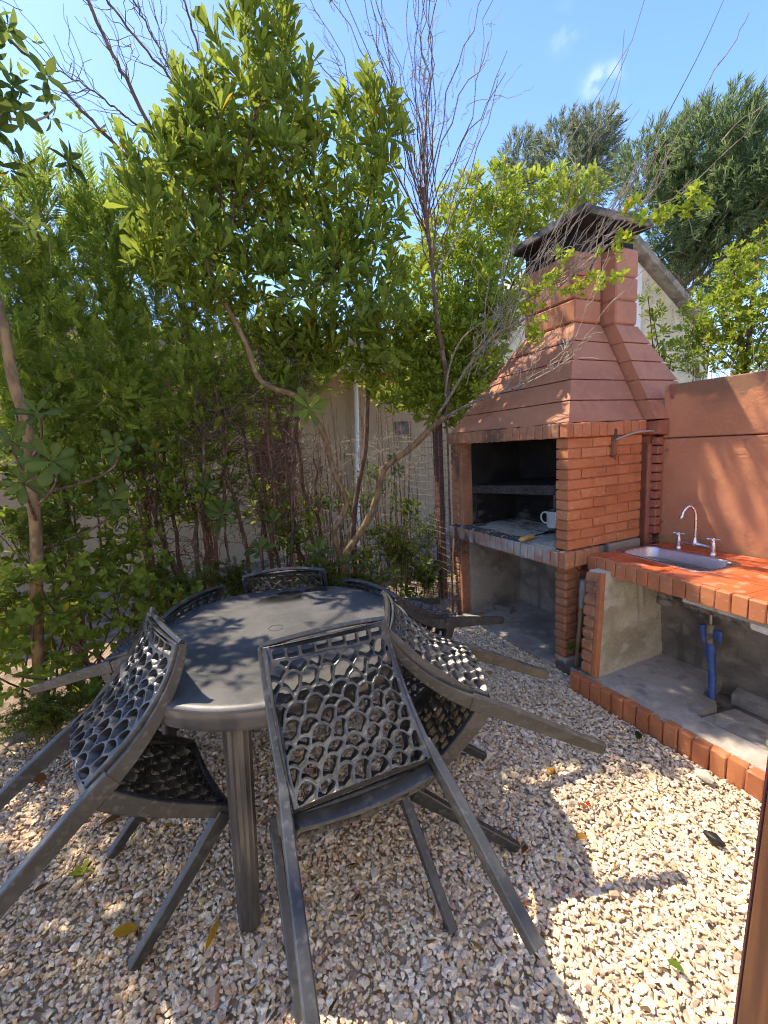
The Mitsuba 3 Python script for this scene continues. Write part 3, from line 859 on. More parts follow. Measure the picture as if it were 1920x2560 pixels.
hz = curve([(0.700, 0.345, -0.03), (0.690, 0.365, 0.08), (0.655, 0.42, 0.20), (0.635, 0.435, 0.30), (0.628, 0.44, 0.36)], 24)
part(wp, 'pipe', tube(hz, np.r_[np.full(17, 0.019), np.linspace(0.02, 0.026, 4), np.full(3, 0.026)], 12), 'blue_plastic', smooth=50)
part(wp, 'valve', tube([(0.628, 0.44, 0.35), (0.622, 0.442, 0.47)], [0.022, 0.020], 12), 'grey_plastic', smooth=40)
part(wp, 'lever', hull(np.vstack([bevel_pts([0.645, 0.425, 0.395], [0.672, 0.44, 0.45], 0.005), bevel_pts([0.672, 0.42, 0.385], [0.690, 0.44, 0.455], 0.005)])), 'blue_plastic', smooth=40)
part(wp, 'second_lever', tube([(0.600, 0.43, 0.36), (0.588, 0.425, 0.46)], [0.013, 0.016], 8), 'blue_plastic', smooth=40)
part(wp, 'riser', tube(curve([(0.622, 0.442, 0.465), (0.618, 0.445, 0.53), (0.605, 0.46, 0.60), (0.56, 0.52, 0.70)], 20), 0.009, 10), 'steel_worn', smooth=50)

# weathered plank standing in the gap between the two structures
pk = thing('weathered_plank', 'rotten weathered plank standing in the gap between barbecue and counter', 'plank')
vv = curve([(0.030, 0.06, 0.03), (0.022, 0.075, 0.2), (0.034, 0.085, 0.36), (0.038, 0.10, 0.52), (0.046, 0.105, 0.635)], 14)
part(pk, 'shaft', xf(tube(vv, np.linspace(0.012, 0.020, 14) + 0.003 * np.sin(np.arange(14) * 1.7), 8), lambda v: v), 'wood_rotten', smooth=40, label='rotten brown lower end')
part(pk, 'head', xf(tube(vv[9:] + [0, -0.004, 0.004], np.linspace(0.018, 0.028, 5), 8), lambda v: v), 'wood_grey', smooth=40, label='grey weathered top end')

# ------------------------------------------------------------------ things on and in the barbecue
gr = thing('grill_grate', 'black iron grill grate with speckled enamel front lip inside the barbecue', 'grill')
gz0 = 1.135


def gpt(x, y): return (x, y, gz0 + 0.07 * (x + 1.16) / 0.96 * 0 + (0.02 * (x + 1.16)) + (y - 0.12) * 0.03)


part(gr, 'front_lip', hull([(-1.155, 0.112, 1.133), (-0.115, 0.112, 1.190), (-1.155, 0.112, 1.198), (-0.115, 0.112, 1.258), (-1.155, 0.120, 1.133), (-0.115, 0.120, 1.190), (-1.155, 0.120, 1.198), (-0.115, 0.120, 1.258)]), 'speckled_enamel')
for k in range(24):
    x = -1.14 + k * 0.0435
    z = 1.195 + 0.060 * (x + 1.155) / 1.04
    part(gr, 'bar', hull([(x - 0.012, 0.118, z), (x + 0.012, 0.118, z), (x, 0.118, z - 0.018), (x - 0.012, 0.58, z + 0.03), (x + 0.012, 0.58, z + 0.03), (x, 0.58, z + 0.012)]), 'iron_black')
part(gr, 'back_bar', tube([(-1.15, 0.58, 1.21), (-0.12, 0.58, 1.27)], 0.012, 8), 'iron_black', smooth=40)
part(gr, 'support', tube([(-1.145, 0.14, ZS), (-1.145, 0.14, 1.14)], 0.008, 8), 'iron_black', smooth=40)
mg = thing('enamel_mug', 'white enamel mug with black rim standing in the barbecue', 'mug')
MC = (-0.60, 0.53, ZS + 0.006)
part(mg, 'body', lathe([(0.0, 0.0), (0.066, 0.0), (0.072, 0.006), (0.073, 0.138), (0.070, 0.138), (0.068, 0.010), (0.0, 0.008)], 40, MC), 'enamel_white', smooth=40)
t = np.linspace(0, 2 * np.pi, 41)
part(mg, 'rim', tube(np.c_[MC[0] + 0.0725 * np.cos(t), MC[1] + 0.0725 * np.sin(t), np.full(41, MC[2] + 0.138)], 0.003, 6, False), 'enamel_rim', smooth=60)
hd = np.array([-0.90, -0.42, 0]); hd /= np.linalg.norm(hd)
part(mg, 'handle', tube(curve([np.array(MC) + hd * 0.071 + [0, 0, 0.112], np.array(MC) + hd * 0.110 + [0, 0, 0.112], np.array(MC) + hd * 0.124 + [0, 0, 0.078], np.array(MC) + hd * 0.108 + [0, 0, 0.040], np.array(MC) + hd * 0.072 + [0, 0, 0.028]], 22), 0.007, 8), 'enamel_white', smooth=60)
fk = thing('barbecue_fork', 'long black barbecue fork with yellow wooden handle over the hearth edge', 'fork')
h0, h1 = np.array([-0.352, -0.075, 0.872]), np.array([-0.388, 0.085, 0.872])
part(fk, 'handle', tube([h0, h0 + (h1 - h0) * 0.06, h0 + (h1 - h0) * 0.5, h0 + (h1 - h0) * 0.95, h1], [0.012, 0.017, 0.0185, 0.0165, 0.012], 12), 'wood_yellow', smooth=50)
part(fk, 'shank', tube([h1, (-0.42, 0.20, 0.866), (-0.47, 0.36, 0.858)], 0.005, 8), 'iron_black', smooth=50)
for dx in (-0.025, 0.0, 0.025):
    part(fk, 'prong', tube(curve([(-0.42, 0.20, 0.866), (-0.45 + dx, 0.30, 0.862), (-0.49 + dx * 1.6, 0.46, 0.858)], 8), 0.004, 6), 'iron_black', smooth=50)
hk = thing('metal_hook', 'rusty bent metal hook sticking out of the barbecue side wall', 'hook')
part(hk, 'plate', bbox([0.000, 0.385, 1.43], [0.022, 0.412, 1.615], 0.003, 0.004, rb), 'rust')
part(hk, 'splinter', hull([(0.002, 0.412, 1.60), (0.015, 0.425, 1.60), (0.002, 0.43, 1.50), (0.012, 0.42, 1.405), (0.002, 0.405, 1.43), (0.014, 0.40, 1.50)]), 'wood_rotten')
part(hk, 'rod', tube(curve([(0.01, 0.395, 1.540), (0.05, 0.42, 1.556), (0.10, 0.474, 1.580), (0.13, 0.53, 1.586), (0.15, 0.59, 1.585)], 16), 0.0075, 8), 'steel_worn', smooth=50)

# ------------------------------------------------------------------ table
TC = np.array([0.098, -1.902]); TR, TZ = 0.605, 0.803
tb = thing('round_table', 'round dark grey plastic garden table dusted and wet, dappled with sun', 'table')
part(tb, 'tabletop', lathe([(0.0, 0.0), (0.030, 0.0), (0.0305, -0.003), (0.034, -0.003), (0.0345, 0.0), (0.30, 0.0005), (TR - 0.022, 0.001), (TR - 0.008, -0.003), (TR - 0.001, -0.010), (TR, -0.018)], 128, (*TC, TZ)), 'table_plastic', smooth=30)
part(tb, 'rim', lathe([(TR, -0.0185), (TR + 0.003, -0.035), (TR + 0.001, -0.062), (TR - 0.006, -0.082), (TR - 0.016, -0.090), (TR - 0.022, -0.088), (TR - 0.022, -0.02)], 128, (*TC, TZ)), 'table_leg_plastic', smooth=50)
part(tb, 'underside', lathe([(0.0, -0.02), (TR - 0.02, -0.02)], 64, (*TC, TZ)), 'table_plastic')
for k in range(4):
    a = math.radians(-27 + 90 * k)
    er, et = np.array([math.cos(a), math.sin(a), 0]), np.array([-math.sin(a), math.cos(a), 0])
    rings = []
    for s, ro, w in ((0.0, 0.515, 0.070), (0.06, 0.53, 0.062), (0.12, 0.537, 0.058), (0.6, 0.575, 0.052), (1.0, 0.61, 0.044)):
        z = TZ - 0.022 - s * (TZ - 0.012)
        ring = []
        for m_ in range(15):                                  # U-shaped gutter section
            b = math.pi * (m_ / 14 - 0.5)
            rad = 0.82 if m_ in (3, 6, 8, 11) else 1.0
            ring.append(np.array([*TC, z]) + er * (ro - 0.028 + 0.036 * math.cos(b) * rad) + et * (w * 0.85 * math.sin(b)))
        for m_ in range(15):
            b = math.pi * (0.5 - m_ / 14)
            ring.append(np.array([*TC, z]) + er * (ro - 0.034 + 0.028 * math.cos(b)) + et * ((w * 0.85 - 0.006) * math.sin(b)))
        rings.append(np.array(ring))
    v, f = loft(rings)
    nn = 30; c = v[-nn:].mean(0); k2 = np.arange(nn)
    v = np.vstack([v, [c]]); f = np.vstack([f, np.stack([(len(rings) - 1) * nn + k2, (len(rings) - 1) * nn + (k2 + 1) % nn, np.full(nn, len(v) - 1)], 1)])
    part(tb, 'leg', (v, f), 'table_leg_plastic', smooth=24)

# ------------------------------------------------------------------ lattice chairs, tipped forward against the table
cT, cJ, cR, cS, cF = (-0.021, 0.224, 0.929), (0.006, 0.215, 0.481), (-0.128, 0.267, 0.0), (0.445, 0.235, 0.489), (0.401, 0.253, 0.0)
back_prof = np.array([(-0.026, 0.929), (0.012, 0.83), (0.030, 0.72), (0.028, 0.60), (0.012, 0.50), (0.004, 0.452)])
seat_prof = np.array([(0.004, 0.452), (0.045, 0.440), (0.14, 0.438), (0.26, 0.448), (0.38, 0.470), (0.452, 0.484)])


def lattice_mesh(prof2, w0, w1, bow, thick0, thick1, rng, row, col, a_, b_, rib, back, shear=0.0):
    d = np.r_[0, np.cumsum(np.linalg.norm(np.diff(prof2, axis=0), axis=1))]
    cs = CubicSpline(d, prof2); Ltot = d[-1]
    wid = lambda s: w0 + (w1 - w0) * s / Ltot
    outline = Polygon([(-wid(0), 0), (wid(0), 0), (wid(Ltot), Ltot), (-wid(Ltot), Ltot)])
    inner = outline.buffer(-0.009)
    rows = []
    s = 0.058 if back else 0.0
    r = 0
    while s < Ltot + 0.06:
        off = (r % 2) * col / 2
        n = int(0.56 / col) + 2
        rows.append([Polygon([(x + a_ * sc * math.cos(t), y - b_ * sc2 * (math.sin(t) if math.sin(t) > 0 else 0.6 * math.sin(t))) for t in np.linspace(0, 2 * np.pi, 28, endpoint=False)])
                     for x, y, sc, sc2 in [((k - n / 2) * col + off + rng.normal(0, 0.006), s + rng.normal(0, 0.005), rng.uniform(0.9, 1.15), rng.uniform(0.85, 1.2)) for k in range(n)]])
        s += row * rng.uniform(0.9, 1.1); r += 1
    holes = []
    cells = []
    if back:                                                   # U-shaped loops hanging from the top rail
        x = -wid(0) + 0.045
        topc = []
        while x < wid(0) - 0.03:
            w = rng.uniform(0.038, 0.054)
            topc.append(sbox(x - w / 2 + 0.006, 0.0, x + w / 2 - 0.006, 0.030 + rng.uniform(-.006, .008)).buffer(0.008)); x += w + 0.006
        cells += topc
        for sx in (-1, 1): cells.append(Point(sx * (wid(0) - 0.022), 0.024).buffer(0.015))
    below = None
    out = []
    for rowp in rows[::-1]:
        un = unary_union(rowp)
        prev = None
        for p in rowp:
            c = p if below is None else p.difference(below)
            if prev is not None: c = c.difference(prev)
            out.append(c); prev = p
        below = un if below is None else unary_union([below, un])
    top_u = unary_union([c.buffer(0.004) for c in cells]) if cells else None
    for c in out:
        if top_u is not None: c = c.difference(top_u)
        cells.append(c)
    for c in cells:
        h = c.intersection(inner).buffer(-rib / 2).buffer(-0.0035).buffer(0.0035)
        for g in getattr(h, 'geoms', [h]):
            if g.is_empty or g.area < 8e-5: continue
            holes.append(Polygon(g.exterior).simplify(0.0006))
    good = []
    for h in holes:
        if all(h.distance(o) > 0.0025 for o in good): good.append(h)

    def resample(pg, n):
        e = pg.exterior; return np.array([e.interpolate(t, normalized=True).coords[0] for t in np.linspace(0, 1, n, endpoint=False)])

    def surf(P, w):
        e_ = np.clip(np.minimum(P[:, 1], Ltot - P[:, 1]) / 0.03, 0, 1)
        y, s = P[:, 0], np.clip(P[:, 1] + e_ * shear * w * (thick0 + (thick1 - thick0) * P[:, 1] / Ltot), 0, Ltot)
        xz = cs(s); dxz = cs(s, 1)
        dxz /= np.linalg.norm(dxz, axis=1, keepdims=True)
        nb = np.stack([dxz[:, 1], -dxz[:, 0]], 1)              # towards the rear / underside
        W_ = wid(s)
        bo = bow * (1 - (y / W_) ** 2)
        th = thick0 + (thick1 - thick0) * np.clip(s / Ltot, 0, 1)
        off = bo + w * th
        return np.c_[xz[:, 0] + nb[:, 0] * off, y, xz[:, 1] + nb[:, 1] * off]

    a = Acc()
    ring_sets = []
    for pg, sgn, n in [(outline, 1, 160)] + [(h, -1, 26) for h in good]:
        e = 0.0016
        mid = resample(pg, n)
        d2 = np.roll(mid, -1, 0) - np.roll(mid, 1, 0)
        nrm = np.stack([d2[:, 1], -d2[:, 0]], 1) / (np.linalg.norm(d2, axis=1, keepdims=True) + 1e-9)
        if not pg.exterior.is_ccw: nrm = -nrm
        grow = mid + nrm * e * (-1 if sgn > 0 else 1)
        ring_sets.append((mid, grow, sgn, n))
        levels = [(grow, 0.0), (mid, 0.10), (mid, 0.90), (grow, 1.0)]
        v = np.vstack([surf(P_, w_) for P_, w_ in levels])
        i, j = np.meshgrid(np.arange(3), np.arange(n), indexing='ij')
        q = np.stack([i * n + j, i * n + (j + 1) % n, (i + 1) * n + (j + 1) % n, (i + 1) * n + j], -1).reshape(-1, 4)
        if (sgn > 0) != pg.exterior.is_ccw: q = q[:, ::-1]
        a.add(v, np.vstack([q[:, [0, 1, 2]], q[:, [0, 2, 3]]]))
    P2 = np.vstack([g for _, g, _, _ in ring_sets]).astype(np.float64)
    ends = np.cumsum([n for *_, n in ring_sets]).astype(np.uint32)
    tri = np.asarray(mapbox_earcut.triangulate_float64(P2, ends), int).reshape(-1, 3)
    a.add(surf(P2, 0.0), tri)
    a.add(surf(P2, 1.0), tri[:, ::-1])
    v, f = a.mesh()
    m = trimesh.Trimesh(v, f, process=True)
    return np.array(m.vertices), np.array(m.faces)


def bar(path, hw, hd, ref_axis=(0, 1, 0), bev=0.25):
    """flat bar along path; hw half width along ref_axis, hd half depth across it"""
    p = np.asarray(path, float); n = len(p)
    t = np.gradient(p, axis=0); t /= np.linalg.norm(t, axis=1, keepdims=True)
    s = np.array(ref_axis, float) - t * (t @ np.array(ref_axis, float))[:, None]; s /= np.linalg.norm(s, axis=1, keepdims=True)
    u = np.cross(t, s)
    hw, hd = np.broadcast_to(hw, (n,)), np.broadcast_to(hd, (n,))
    b = bev * np.minimum(hw, hd)
    rings = []
    for sx, sy, kx, ky in ((1, 1, 0, 1), (1, 1, 1, 0), (-1, 1, 1, 0), (-1, 1, 0, 1), (-1, -1, 0, 1), (-1, -1, 1, 0), (1, -1, 1, 0), (1, -1, 0, 1)):
        rings.append(p + s * (sx * (hw - kx * b))[:, None] + u * (sy * (hd - ky * b))[:, None])
    v = np.stack(rings, 1).reshape(-1, 3)
    m = 8
    i, j = np.meshgrid(np.arange(n - 1), np.arange(m), indexing='ij')
    q = np.stack([i * m + j, i * m + (j + 1) % m, (i + 1) * m + (j + 1) % m, (i + 1) * m + j], -1).reshape(-1, 4)[:, ::-1]
    f = np.vstack([q[:, [0, 1, 2]], q[:, [0, 2, 3]]])
    k = np.arange(1, m - 1)
    f = np.vstack([f, np.stack([np.zeros(m - 2, int), k + 1, k], 1)[:, ::-1], np.stack([np.full(m - 2, (n - 1) * m), (n - 1) * m + k, (n - 1) * m + k + 1], 1)[:, ::-1]])
    return v, f


rl = np.random.default_rng(21)
chair_parts = []
chair_parts.append(('backrest', mikit.ply(lattice_mesh(back_prof, cT[1] - 0.004, cJ[1] - 0.004, 0.028, 0.020, 0.045, rl, 0.047, 0.058, 0.037, 0.060, 0.0078, True, 0.75), 'chair_plastic', smooth=38)))
chair_parts.append(('seat', mikit.ply(lattice_mesh(seat_prof, cJ[1] - 0.004, cS[1] - 0.004, 0.016, 0.040, 0.028, rl, 0.046, 0.058, 0.038, 0.054, 0.0080, False, 0.35), 'chair_plastic', smooth=38)))
y_at = lambda z: np.interp(z, [0, cJ[2], cT[2]], [cR[1], cJ[1] + 0.010, cT[1]])
for sgn in (1, -1):
    bp_ = curve(np.c_[back_prof[::-1][1:, 0], np.zeros(5), back_prof[::-1][1:, 1]], 16)
    bp_[:, 1] = sgn * y_at(bp_[:, 2])
    chair_parts.append(('side_rail', mikit.ply(bar(bp_, np.linspace(0.013, 0.006, 16), np.linspace(0.027, 0.012, 16)), 'chair_plastic', smooth=40)))
    leg = curve([(-0.128, sgn * 0.267, 0.0), (-0.075, sgn * 0.252, 0.20), (-0.022, sgn * 0.236, 0.40), (0.012, sgn * 0.226, 0.505)], 14)
    chair_parts.append(('leg', mikit.ply(bar(leg, np.linspace(0.0165, 0.0150, 14), np.linspace(0.021, 0.031, 14)), 'chair_plastic', smooth=40)))
    fl_ = curve([(0.401, sgn * 0.253, 0.0), (0.414, sgn * 0.248, 0.16), (0.428, sgn * 0.242, 0.34), (0.438, sgn * 0.237, 0.47)], 12)
    chair_parts.append(('leg', mikit.ply(bar(fl_, np.linspace(0.0145, 0.0165, 12), np.r_[np.linspace(0.018, 0.024, 9), 0.026, 0.028, 0.028]), 'chair_plastic', smooth=40)))
    sr = curve([(-0.012, sgn * 0.228, 0.452), (0.10, sgn * 0.231, 0.446), (0.24, sgn * 0.234, 0.452), (0.36, sgn * 0.236, 0.466), (0.462, sgn * 0.237, 0.474)], 14)
    chair_parts.append(('seat_rail', mikit.ply(bar(sr, 0.0130, np.r_[0.034, np.linspace(0.030, 0.021, 13)]), 'chair_plastic', smooth=40)))
yy = np.linspace(-cT[1], cT[1], 17)
chair_parts.append(('top_rail', mikit.ply(bar(np.c_[-0.026 - 0.027 * (1 - (yy / cT[1]) ** 2) - 0.006, yy, 0.930 + 0 * yy], 0.008, 0.0075, (1, 0, 0)), 'chair_plastic', smooth=40)))
yy = np.linspace(-cS[1], cS[1], 13)
chair_parts.append(('front_rail', mikit.ply(bar(np.c_[0.458 + 0 * yy, yy, 0.480 - 0.016 * (1 - (yy / cS[1]) ** 2)], 0.010, 0.012, (1, 0, 0)), 'chair_plastic', smooth=40)))

CH = [(0.9596, -1.8221, 3.1206, 0.798, 'dark grey plastic lattice chair in front, nearest the camera, tipped against the table'),
      (0.3375, -2.5818, 1.818, 0.6998, 'dark grey plastic lattice chair at the left end, side on, tipped at the table'),
      (0.5976, -1.0749, 4.2996, 0.9109, 'dark grey lattice chair right of the front chair, a long leg reaching over gravel'),
      (-0.2669, -0.7998, 5.0051, 1.052, 'dark grey plastic lattice chair at the far right with legs reaching towards the barbecue'),
      (-0.7053, -2.6399, 0.8724, 1.0068, 'dark grey plastic lattice chair at the far left with one leg in the shrub'),
      (-0.8195, -1.6074, 5.9659, 0.9017, 'dark grey lattice chair at the far side of the table, only its back showing')]
for x, y, yaw, tilt, lab in CH:
    key = thing('lattice_chair', lab, 'chair', 'lattice chairs tipped against the round table')
    c, s, ct_, st_ = math.cos(yaw), math.sin(yaw), math.cos(tilt), math.sin(tilt)
    M = np.eye(4)
    M[:3, :3] = np.array([[c, -s, 0], [s, c, 0], [0, 0, 1]]) @ np.array([[ct_, 0, st_], [0, 1, 0], [-st_, 0, ct_]])
    M[:3, 3] = [x, y, -0.006]
    M = M @ np.array([[1, 0, 0, -cF[0]], [0, 1, 0, 0], [0, 0, 1, 0], [0, 0, 0, 1.0]])
    for nm, d in chair_parts: part(key, nm, d, None, to_world=T4(M))


# ------------------------------------------------------------------ vegetation helpers
def norm(a): return a / (np.linalg.norm(a, axis=-1, keepdims=True) + 1e-12)


PROF = {'obovate': ([0.28, 0.62, 0.86], [0.30, 0.86, 0.95]), 'oval': ([0.22, 0.5, 0.80], [0.72, 1.0, 0.62]), 'lance': ([0.25, 0.55, 0.82], [0.75, 1.0, 0.55]), 'lo': ([0.35, 0.75], [0.55, 1.0])}
HERO_PROF = ([0.10, 0.28, 0.48, 0.66, 0.82, 0.93], [0.16, 0.38, 0.70, 0.95, 0.98, 0.66])


def leaves(pos, axis, up, L, Wd, col, prof='obovate', droop=0.15, fold=0.22, rng=None):
    ts, ws = PROF[prof] if isinstance(prof, str) else prof
    n, m = len(pos), len(ts)
    axis = norm(axis)
    side = norm(np.cross(axis, up)); up = np.cross(side, axis)
    L = np.broadcast_to(L, (n,)); Wd = np.broadcast_to(Wd, (n,)); dr_ = np.broadcast_to(droop, (n,))
    P = [pos]
    for t_, w_ in zip(ts, ws):
        c = pos + axis * (L * t_)[:, None] - up * (L * dr_ * t_ * t_)[:, None]
        hw = (Wd * w_ / 2)[:, None]
        P += [c + side * hw + up * hw * fold, c, c - side * hw + up * hw * fold]
    P.append(pos + axis * L[:, None] - up * (L * dr_)[:, None])
    Vv = np.stack(P, 1)
    k = Vv.shape[1]
    f = [(0, 2, 1), (0, 3, 2)]
    for r_ in range(m - 1):
        a, b = 1 + 3 * r_, 4 + 3 * r_
        f += [(a, a + 1, b + 1), (a, b + 1, b), (a + 1, a + 2, b + 2), (a + 1, b + 2, b + 1)]
    a = 1 + 3 * (m - 1)
    f += [(a, a + 1, k - 1), (a + 1, a + 2, k - 1)]
    Fs = np.array(f)[None] + (np.arange(n) * k)[:, None, None]
    return Vv.reshape(-1, 3), Fs.reshape(-1, 3), np.repeat(col, k, 0)


def rosettes(cen, ax, nl, L, ratio, rng, c_in, c_out, spread=(30, 80), droop=0.12, prof='obovate', stem=0.02):
    n = len(cen)
    ax = norm(ax)
    ref = np.where(np.abs(ax[:, 2:]) < 0.9, [[0, 0, 1.0]], [[1.0, 0, 0]])
    e1 = norm(np.cross(ax, ref)); e2 = np.cross(ax, e1)
    ph = rng.uniform(0, 6.28, n); big = rng.uniform(.68, 1.15, n) if n > 3 else np.ones(n)
    pos, dirs, ups, LL, cc = [], [], [], [], []
    for k in range(nl):
        az = ph + k * 2.39996 + rng.normal(0, 0.15, n)
        inc = np.radians(spread[0] + (spread[1] - spread[0]) * (k / max(nl - 1, 1)) + rng.normal(0, 8, n))
        rad = e1 * np.cos(az)[:, None] + e2 * np.sin(az)[:, None]
        d = ax * np.cos(inc)[:, None] + rad * np.sin(inc)[:, None]
        up = ax * np.sin(inc)[:, None] - rad * np.cos(inc)[:, None]
        pos.append(cen - ax * (stem * k / nl)[..., None] if np.ndim(stem) else cen - ax * (stem * (k / nl)))
        dirs.append(d); ups.append(up)
        LL.append(L * big * rng.uniform(0.72, 1.12, n) * (0.72 + 0.28 * k / nl))
        t_ = np.clip(k / nl + rng.normal(0, 0.18, n), 0, 1)[:, None]
        ck = (c_in * (1 - t_) + c_out * t_) * rng.uniform(0.75, 1.25, n)[:, None]
        old = rng.random(n) < 0.008                             # a few aged yellow leaves
        ck[old] = np.array([.50, .33, .04]) * rng.uniform(.7, 1.1, (old.sum(), 1))
        cc.append(ck)
    pos, dirs, ups, LL, cc = np.vstack(pos), np.vstack(dirs), np.vstack(ups), np.concatenate(LL), np.vstack(cc)
    return leaves(pos, dirs, ups, LL, LL * ratio * rng.uniform(0.85, 1.15, len(LL)), np.clip(cc, 0.004, 0.6), prof, droop * rng.uniform(0.3, 1.8, len(LL)))


def cloud_points(clumps, dens, rng, shell=0.45):
    """points in the clumps (x,y,z,r), with outward directions; dens per square metre of clump section"""
    P, Dn = [], []
    for x, y, z, r in clumps:
        n = max(3, int(dens * r * r * 3.14))
        d = norm(rng.normal(size=(n, 3)))
        rad = r * (shell + (1.08 - shell) * rng.random(n) ** 0.6)
        P.append(np.array([x, y, z]) + d * rad[:, None] * [1, 1, 0.95]); Dn.append(d)
    return np.vstack(P), np.vstack(Dn)


def foliage(key, name, arrs, bsdf='leaf', kind='stuff', label=None):
    a = Acc()
    for v, f, c in arrs: a.add(v, f, c)
    scene_key = part(key, name, a.mesh(), bsdf, smooth=True, color=a.color(), label=label, kind=kind)
    global TRIS
    TRIS += sum(len(f) for f in a.f)
    return scene_key


TRIS = 0


def wobble(p0, p1, n, amp, rng):
    p0, p1 = np.array(p0, float), np.array(p1, float)
    t = np.linspace(0, 1, n)[:, None]
    L = np.linalg.norm(p1 - p0)
    w = np.cumsum(rng.normal(0, amp * L / n, (n, 3)), 0); w -= w[:1]; w -= t * w[-1:]
    return p0 + (p1 - p0) * t + w


def twig_set(starts, ends, r0, r1, rng, amp=0.35, n=6, sides=4):
    a = Acc()
    for s, e in zip(starts, ends): a.add(*tube(wobble(s, e, n, amp, rng), np.linspace(r0, r1, n), sides, False))
    return a.mesh()


def hero(parent, cen, ax, nl, L, rng, c_in, c_out, spread=(35, 85), ratio=0.34, droop=0.10, name='leaf'):
    """a rosette whose leaves are parts of their own"""
    v, f, c = rosettes_hero(np.array([cen], float), np.array([ax], float), nl, L, ratio, rng, np.array(c_in), np.array(c_out), spread, droop)
    k = len(v) // nl; m = len(f) // nl
    mid_ = (np.arange(len(v)) % k) % 3 == 2                       # the pale midrib
    c = c.copy(); c[mid_] = c[mid_] * 0.5 + np.array([.20, .24, .09]) * 0.5
    for q_ in range(nl):
        part(parent, name, (v[q_ * k:(q_ + 1) * k], f[q_ * m:(q_ + 1) * m] - q_ * k), 'leaf', smooth=True, color=c[q_ * k:(q_ + 1) * k])


def rosettes_hero(cen, ax, nl, L, ratio, rng, c_in, c_out, spread, droop):
    PROF['hero'] = HERO_PROF
    return rosettes(cen, ax, nl, L, ratio, rng, c_in, c_out, spread, droop, 'hero', 0.03)


G_DARK, G_MID, G_LIGHT, G_YOUNG = np.array([0.078, 0.115, 0.034]), np.array([0.155, 0.208, 0.040]), np.array([0.25, 0.315, 0.045]), np.array([0.35, 0.415, 0.050])
MAIN = [[-1.5,-1.32,4.56,0.13],[-1.5,-1.51,4.3,0.18],[-1.4,-1.21,4.35,0.13],[-1.5,-1.41,4.1,0.3],[-1.4,-1.17,4.01,0.17],[-1.6,-1.79,3.93,0.18],[-1.5,-1.94,3.63,0.22],[-1.6,-1.62,3.76,0.37],[-1.6,-1.15,3.73,0.39],[-1.5,-0.58,4.1,0.22],[-1.4,-0.46,3.88,0.17],[-1.6,-0.76,3.87,0.3],[-1.55,-0.5,3.52,0.22],[-1.7,-0.91,3.44,0.46],[-1.4,-2.11,3.38,0.17],[-1.3,-2.24,3.12,0.13],[-1.3,-2.22,2.85,0.16],[-1.6,-1.82,3.32,0.37],[-1.8,-1.44,3.27,0.41],[-1.5,-2.02,2.95,0.26],[-1.6,-0.64,3.15,0.35],[-1.4,-1.13,2.82,0.28],[-1.7,-1.49,2.85,0.29],[-1.4,-0.58,2.8,0.19],[-1.5,-1.9,2.69,0.2],[-1.2,-0.66,2.46,0.16],[-1.6,-0.75,2.45,0.2],[-1.7,-1.0,2.4,0.2],[-1.8,-1.25,2.4,0.22],[-1.9,-0.97,2.44,0.21],[-1.9,-0.57,2.43,0.22],[-2.0,-1.25,2.39,0.19],[-1.85,-0.28,2.41,0.18]]
RIGHT = [[-2.1,0.78,4.06,0.24],[-2.1,1.14,4.19,0.3],[-2.1,1.59,4.19,0.31],[-2.0,2.05,4.34,0.24],[-1.9,2.38,4.4,0.19],[-2.0,0.46,3.61,0.28],[-2.1,1.0,3.73,0.4],[-2.0,1.43,3.84,0.25],[-1.8,0.0,3.3,0.22],[-1.75,-0.1,2.9,0.26],[-2.0,1.75,4.05,0.22],[-1.9,2.2,4.15,0.22],[-2.0,0.62,3.19,0.43],[-1.9,1.08,3.34,0.3]]
RLOW = [[-1.9,0.3,2.68,0.37],[-1.9,0.7,2.71,0.39],[-1.8,0.93,2.88,0.24],[-1.8,-0.04,2.34,0.22],[-1.8,0.39,2.22,0.33],[-1.7,0.66,2.39,0.23],[-1.7,0.04,1.98,0.18],[-1.6,0.13,1.84,0.13],[-1.9,-0.25,2.1,0.2],[-1.95,-0.55,2.3,0.2],[-1.9,0.04,2.16,0.23],[-1.9,0.27,2.46,0.28],[-1.8,0.49,1.99,0.17],[-1.85,-0.07,2.67,0.2],[-1.75,0.81,2.21,0.17]]
C1 = [[-1.6,-3.35,3.18,0.35],[-1.7,-3.24,2.88,0.35],[-1.9,-2.98,3.17,0.25],[-1.9,-2.81,3.4,0.14],[-1.9,-3.03,2.81,0.35],[-1.8,-3.0,2.42,0.35],[-1.7,-2.98,2.03,0.25],[-1.6,-3.3,2.3,0.32]]
C2 = [[-2.1,-2.61,3.37,0.17],[-2.1,-2.49,3.19,0.28],[-2.1,-2.7,2.9,0.35],[-2.0,-2.65,2.48,0.39],[-1.9,-2.6,2.06,0.31],[-2.1,-2.42,3.43,0.11]]
C3 = [[-2.3,-2.23,3.52,0.15],[-2.2,-2.22,3.27,0.23],[-2.2,-2.33,2.94,0.34],[-2.1,-2.24,2.52,0.38],[-2.1,-1.77,2.5,0.32],[-2.0,-2.11,2.1,0.3],[-2.0,-1.4,2.54,0.24],[-2.0,-1.16,2.39,0.25],[-2.0,-1.74,2.18,0.2],[-1.9,-1.37,2.17,0.2]]
OVER = [[-1.0,-2.91,3.51,0.2],[-0.9,-2.76,3.36,0.11],[-0.9,-2.69,3.34,0.11],[-1.0,-2.89,3.21,0.14],[-0.9,-2.6,3.44,0.07],[-1.1,-3.1,3.23,0.28],[-0.9,-2.8,3.11,0.08],[-1.1,-2.87,3.8,0.16],[-1.1,-2.79,2.89,0.1],[-0.9,-2.55,3.12,0.03],[-1.0,-2.75,3.74,0.07]]
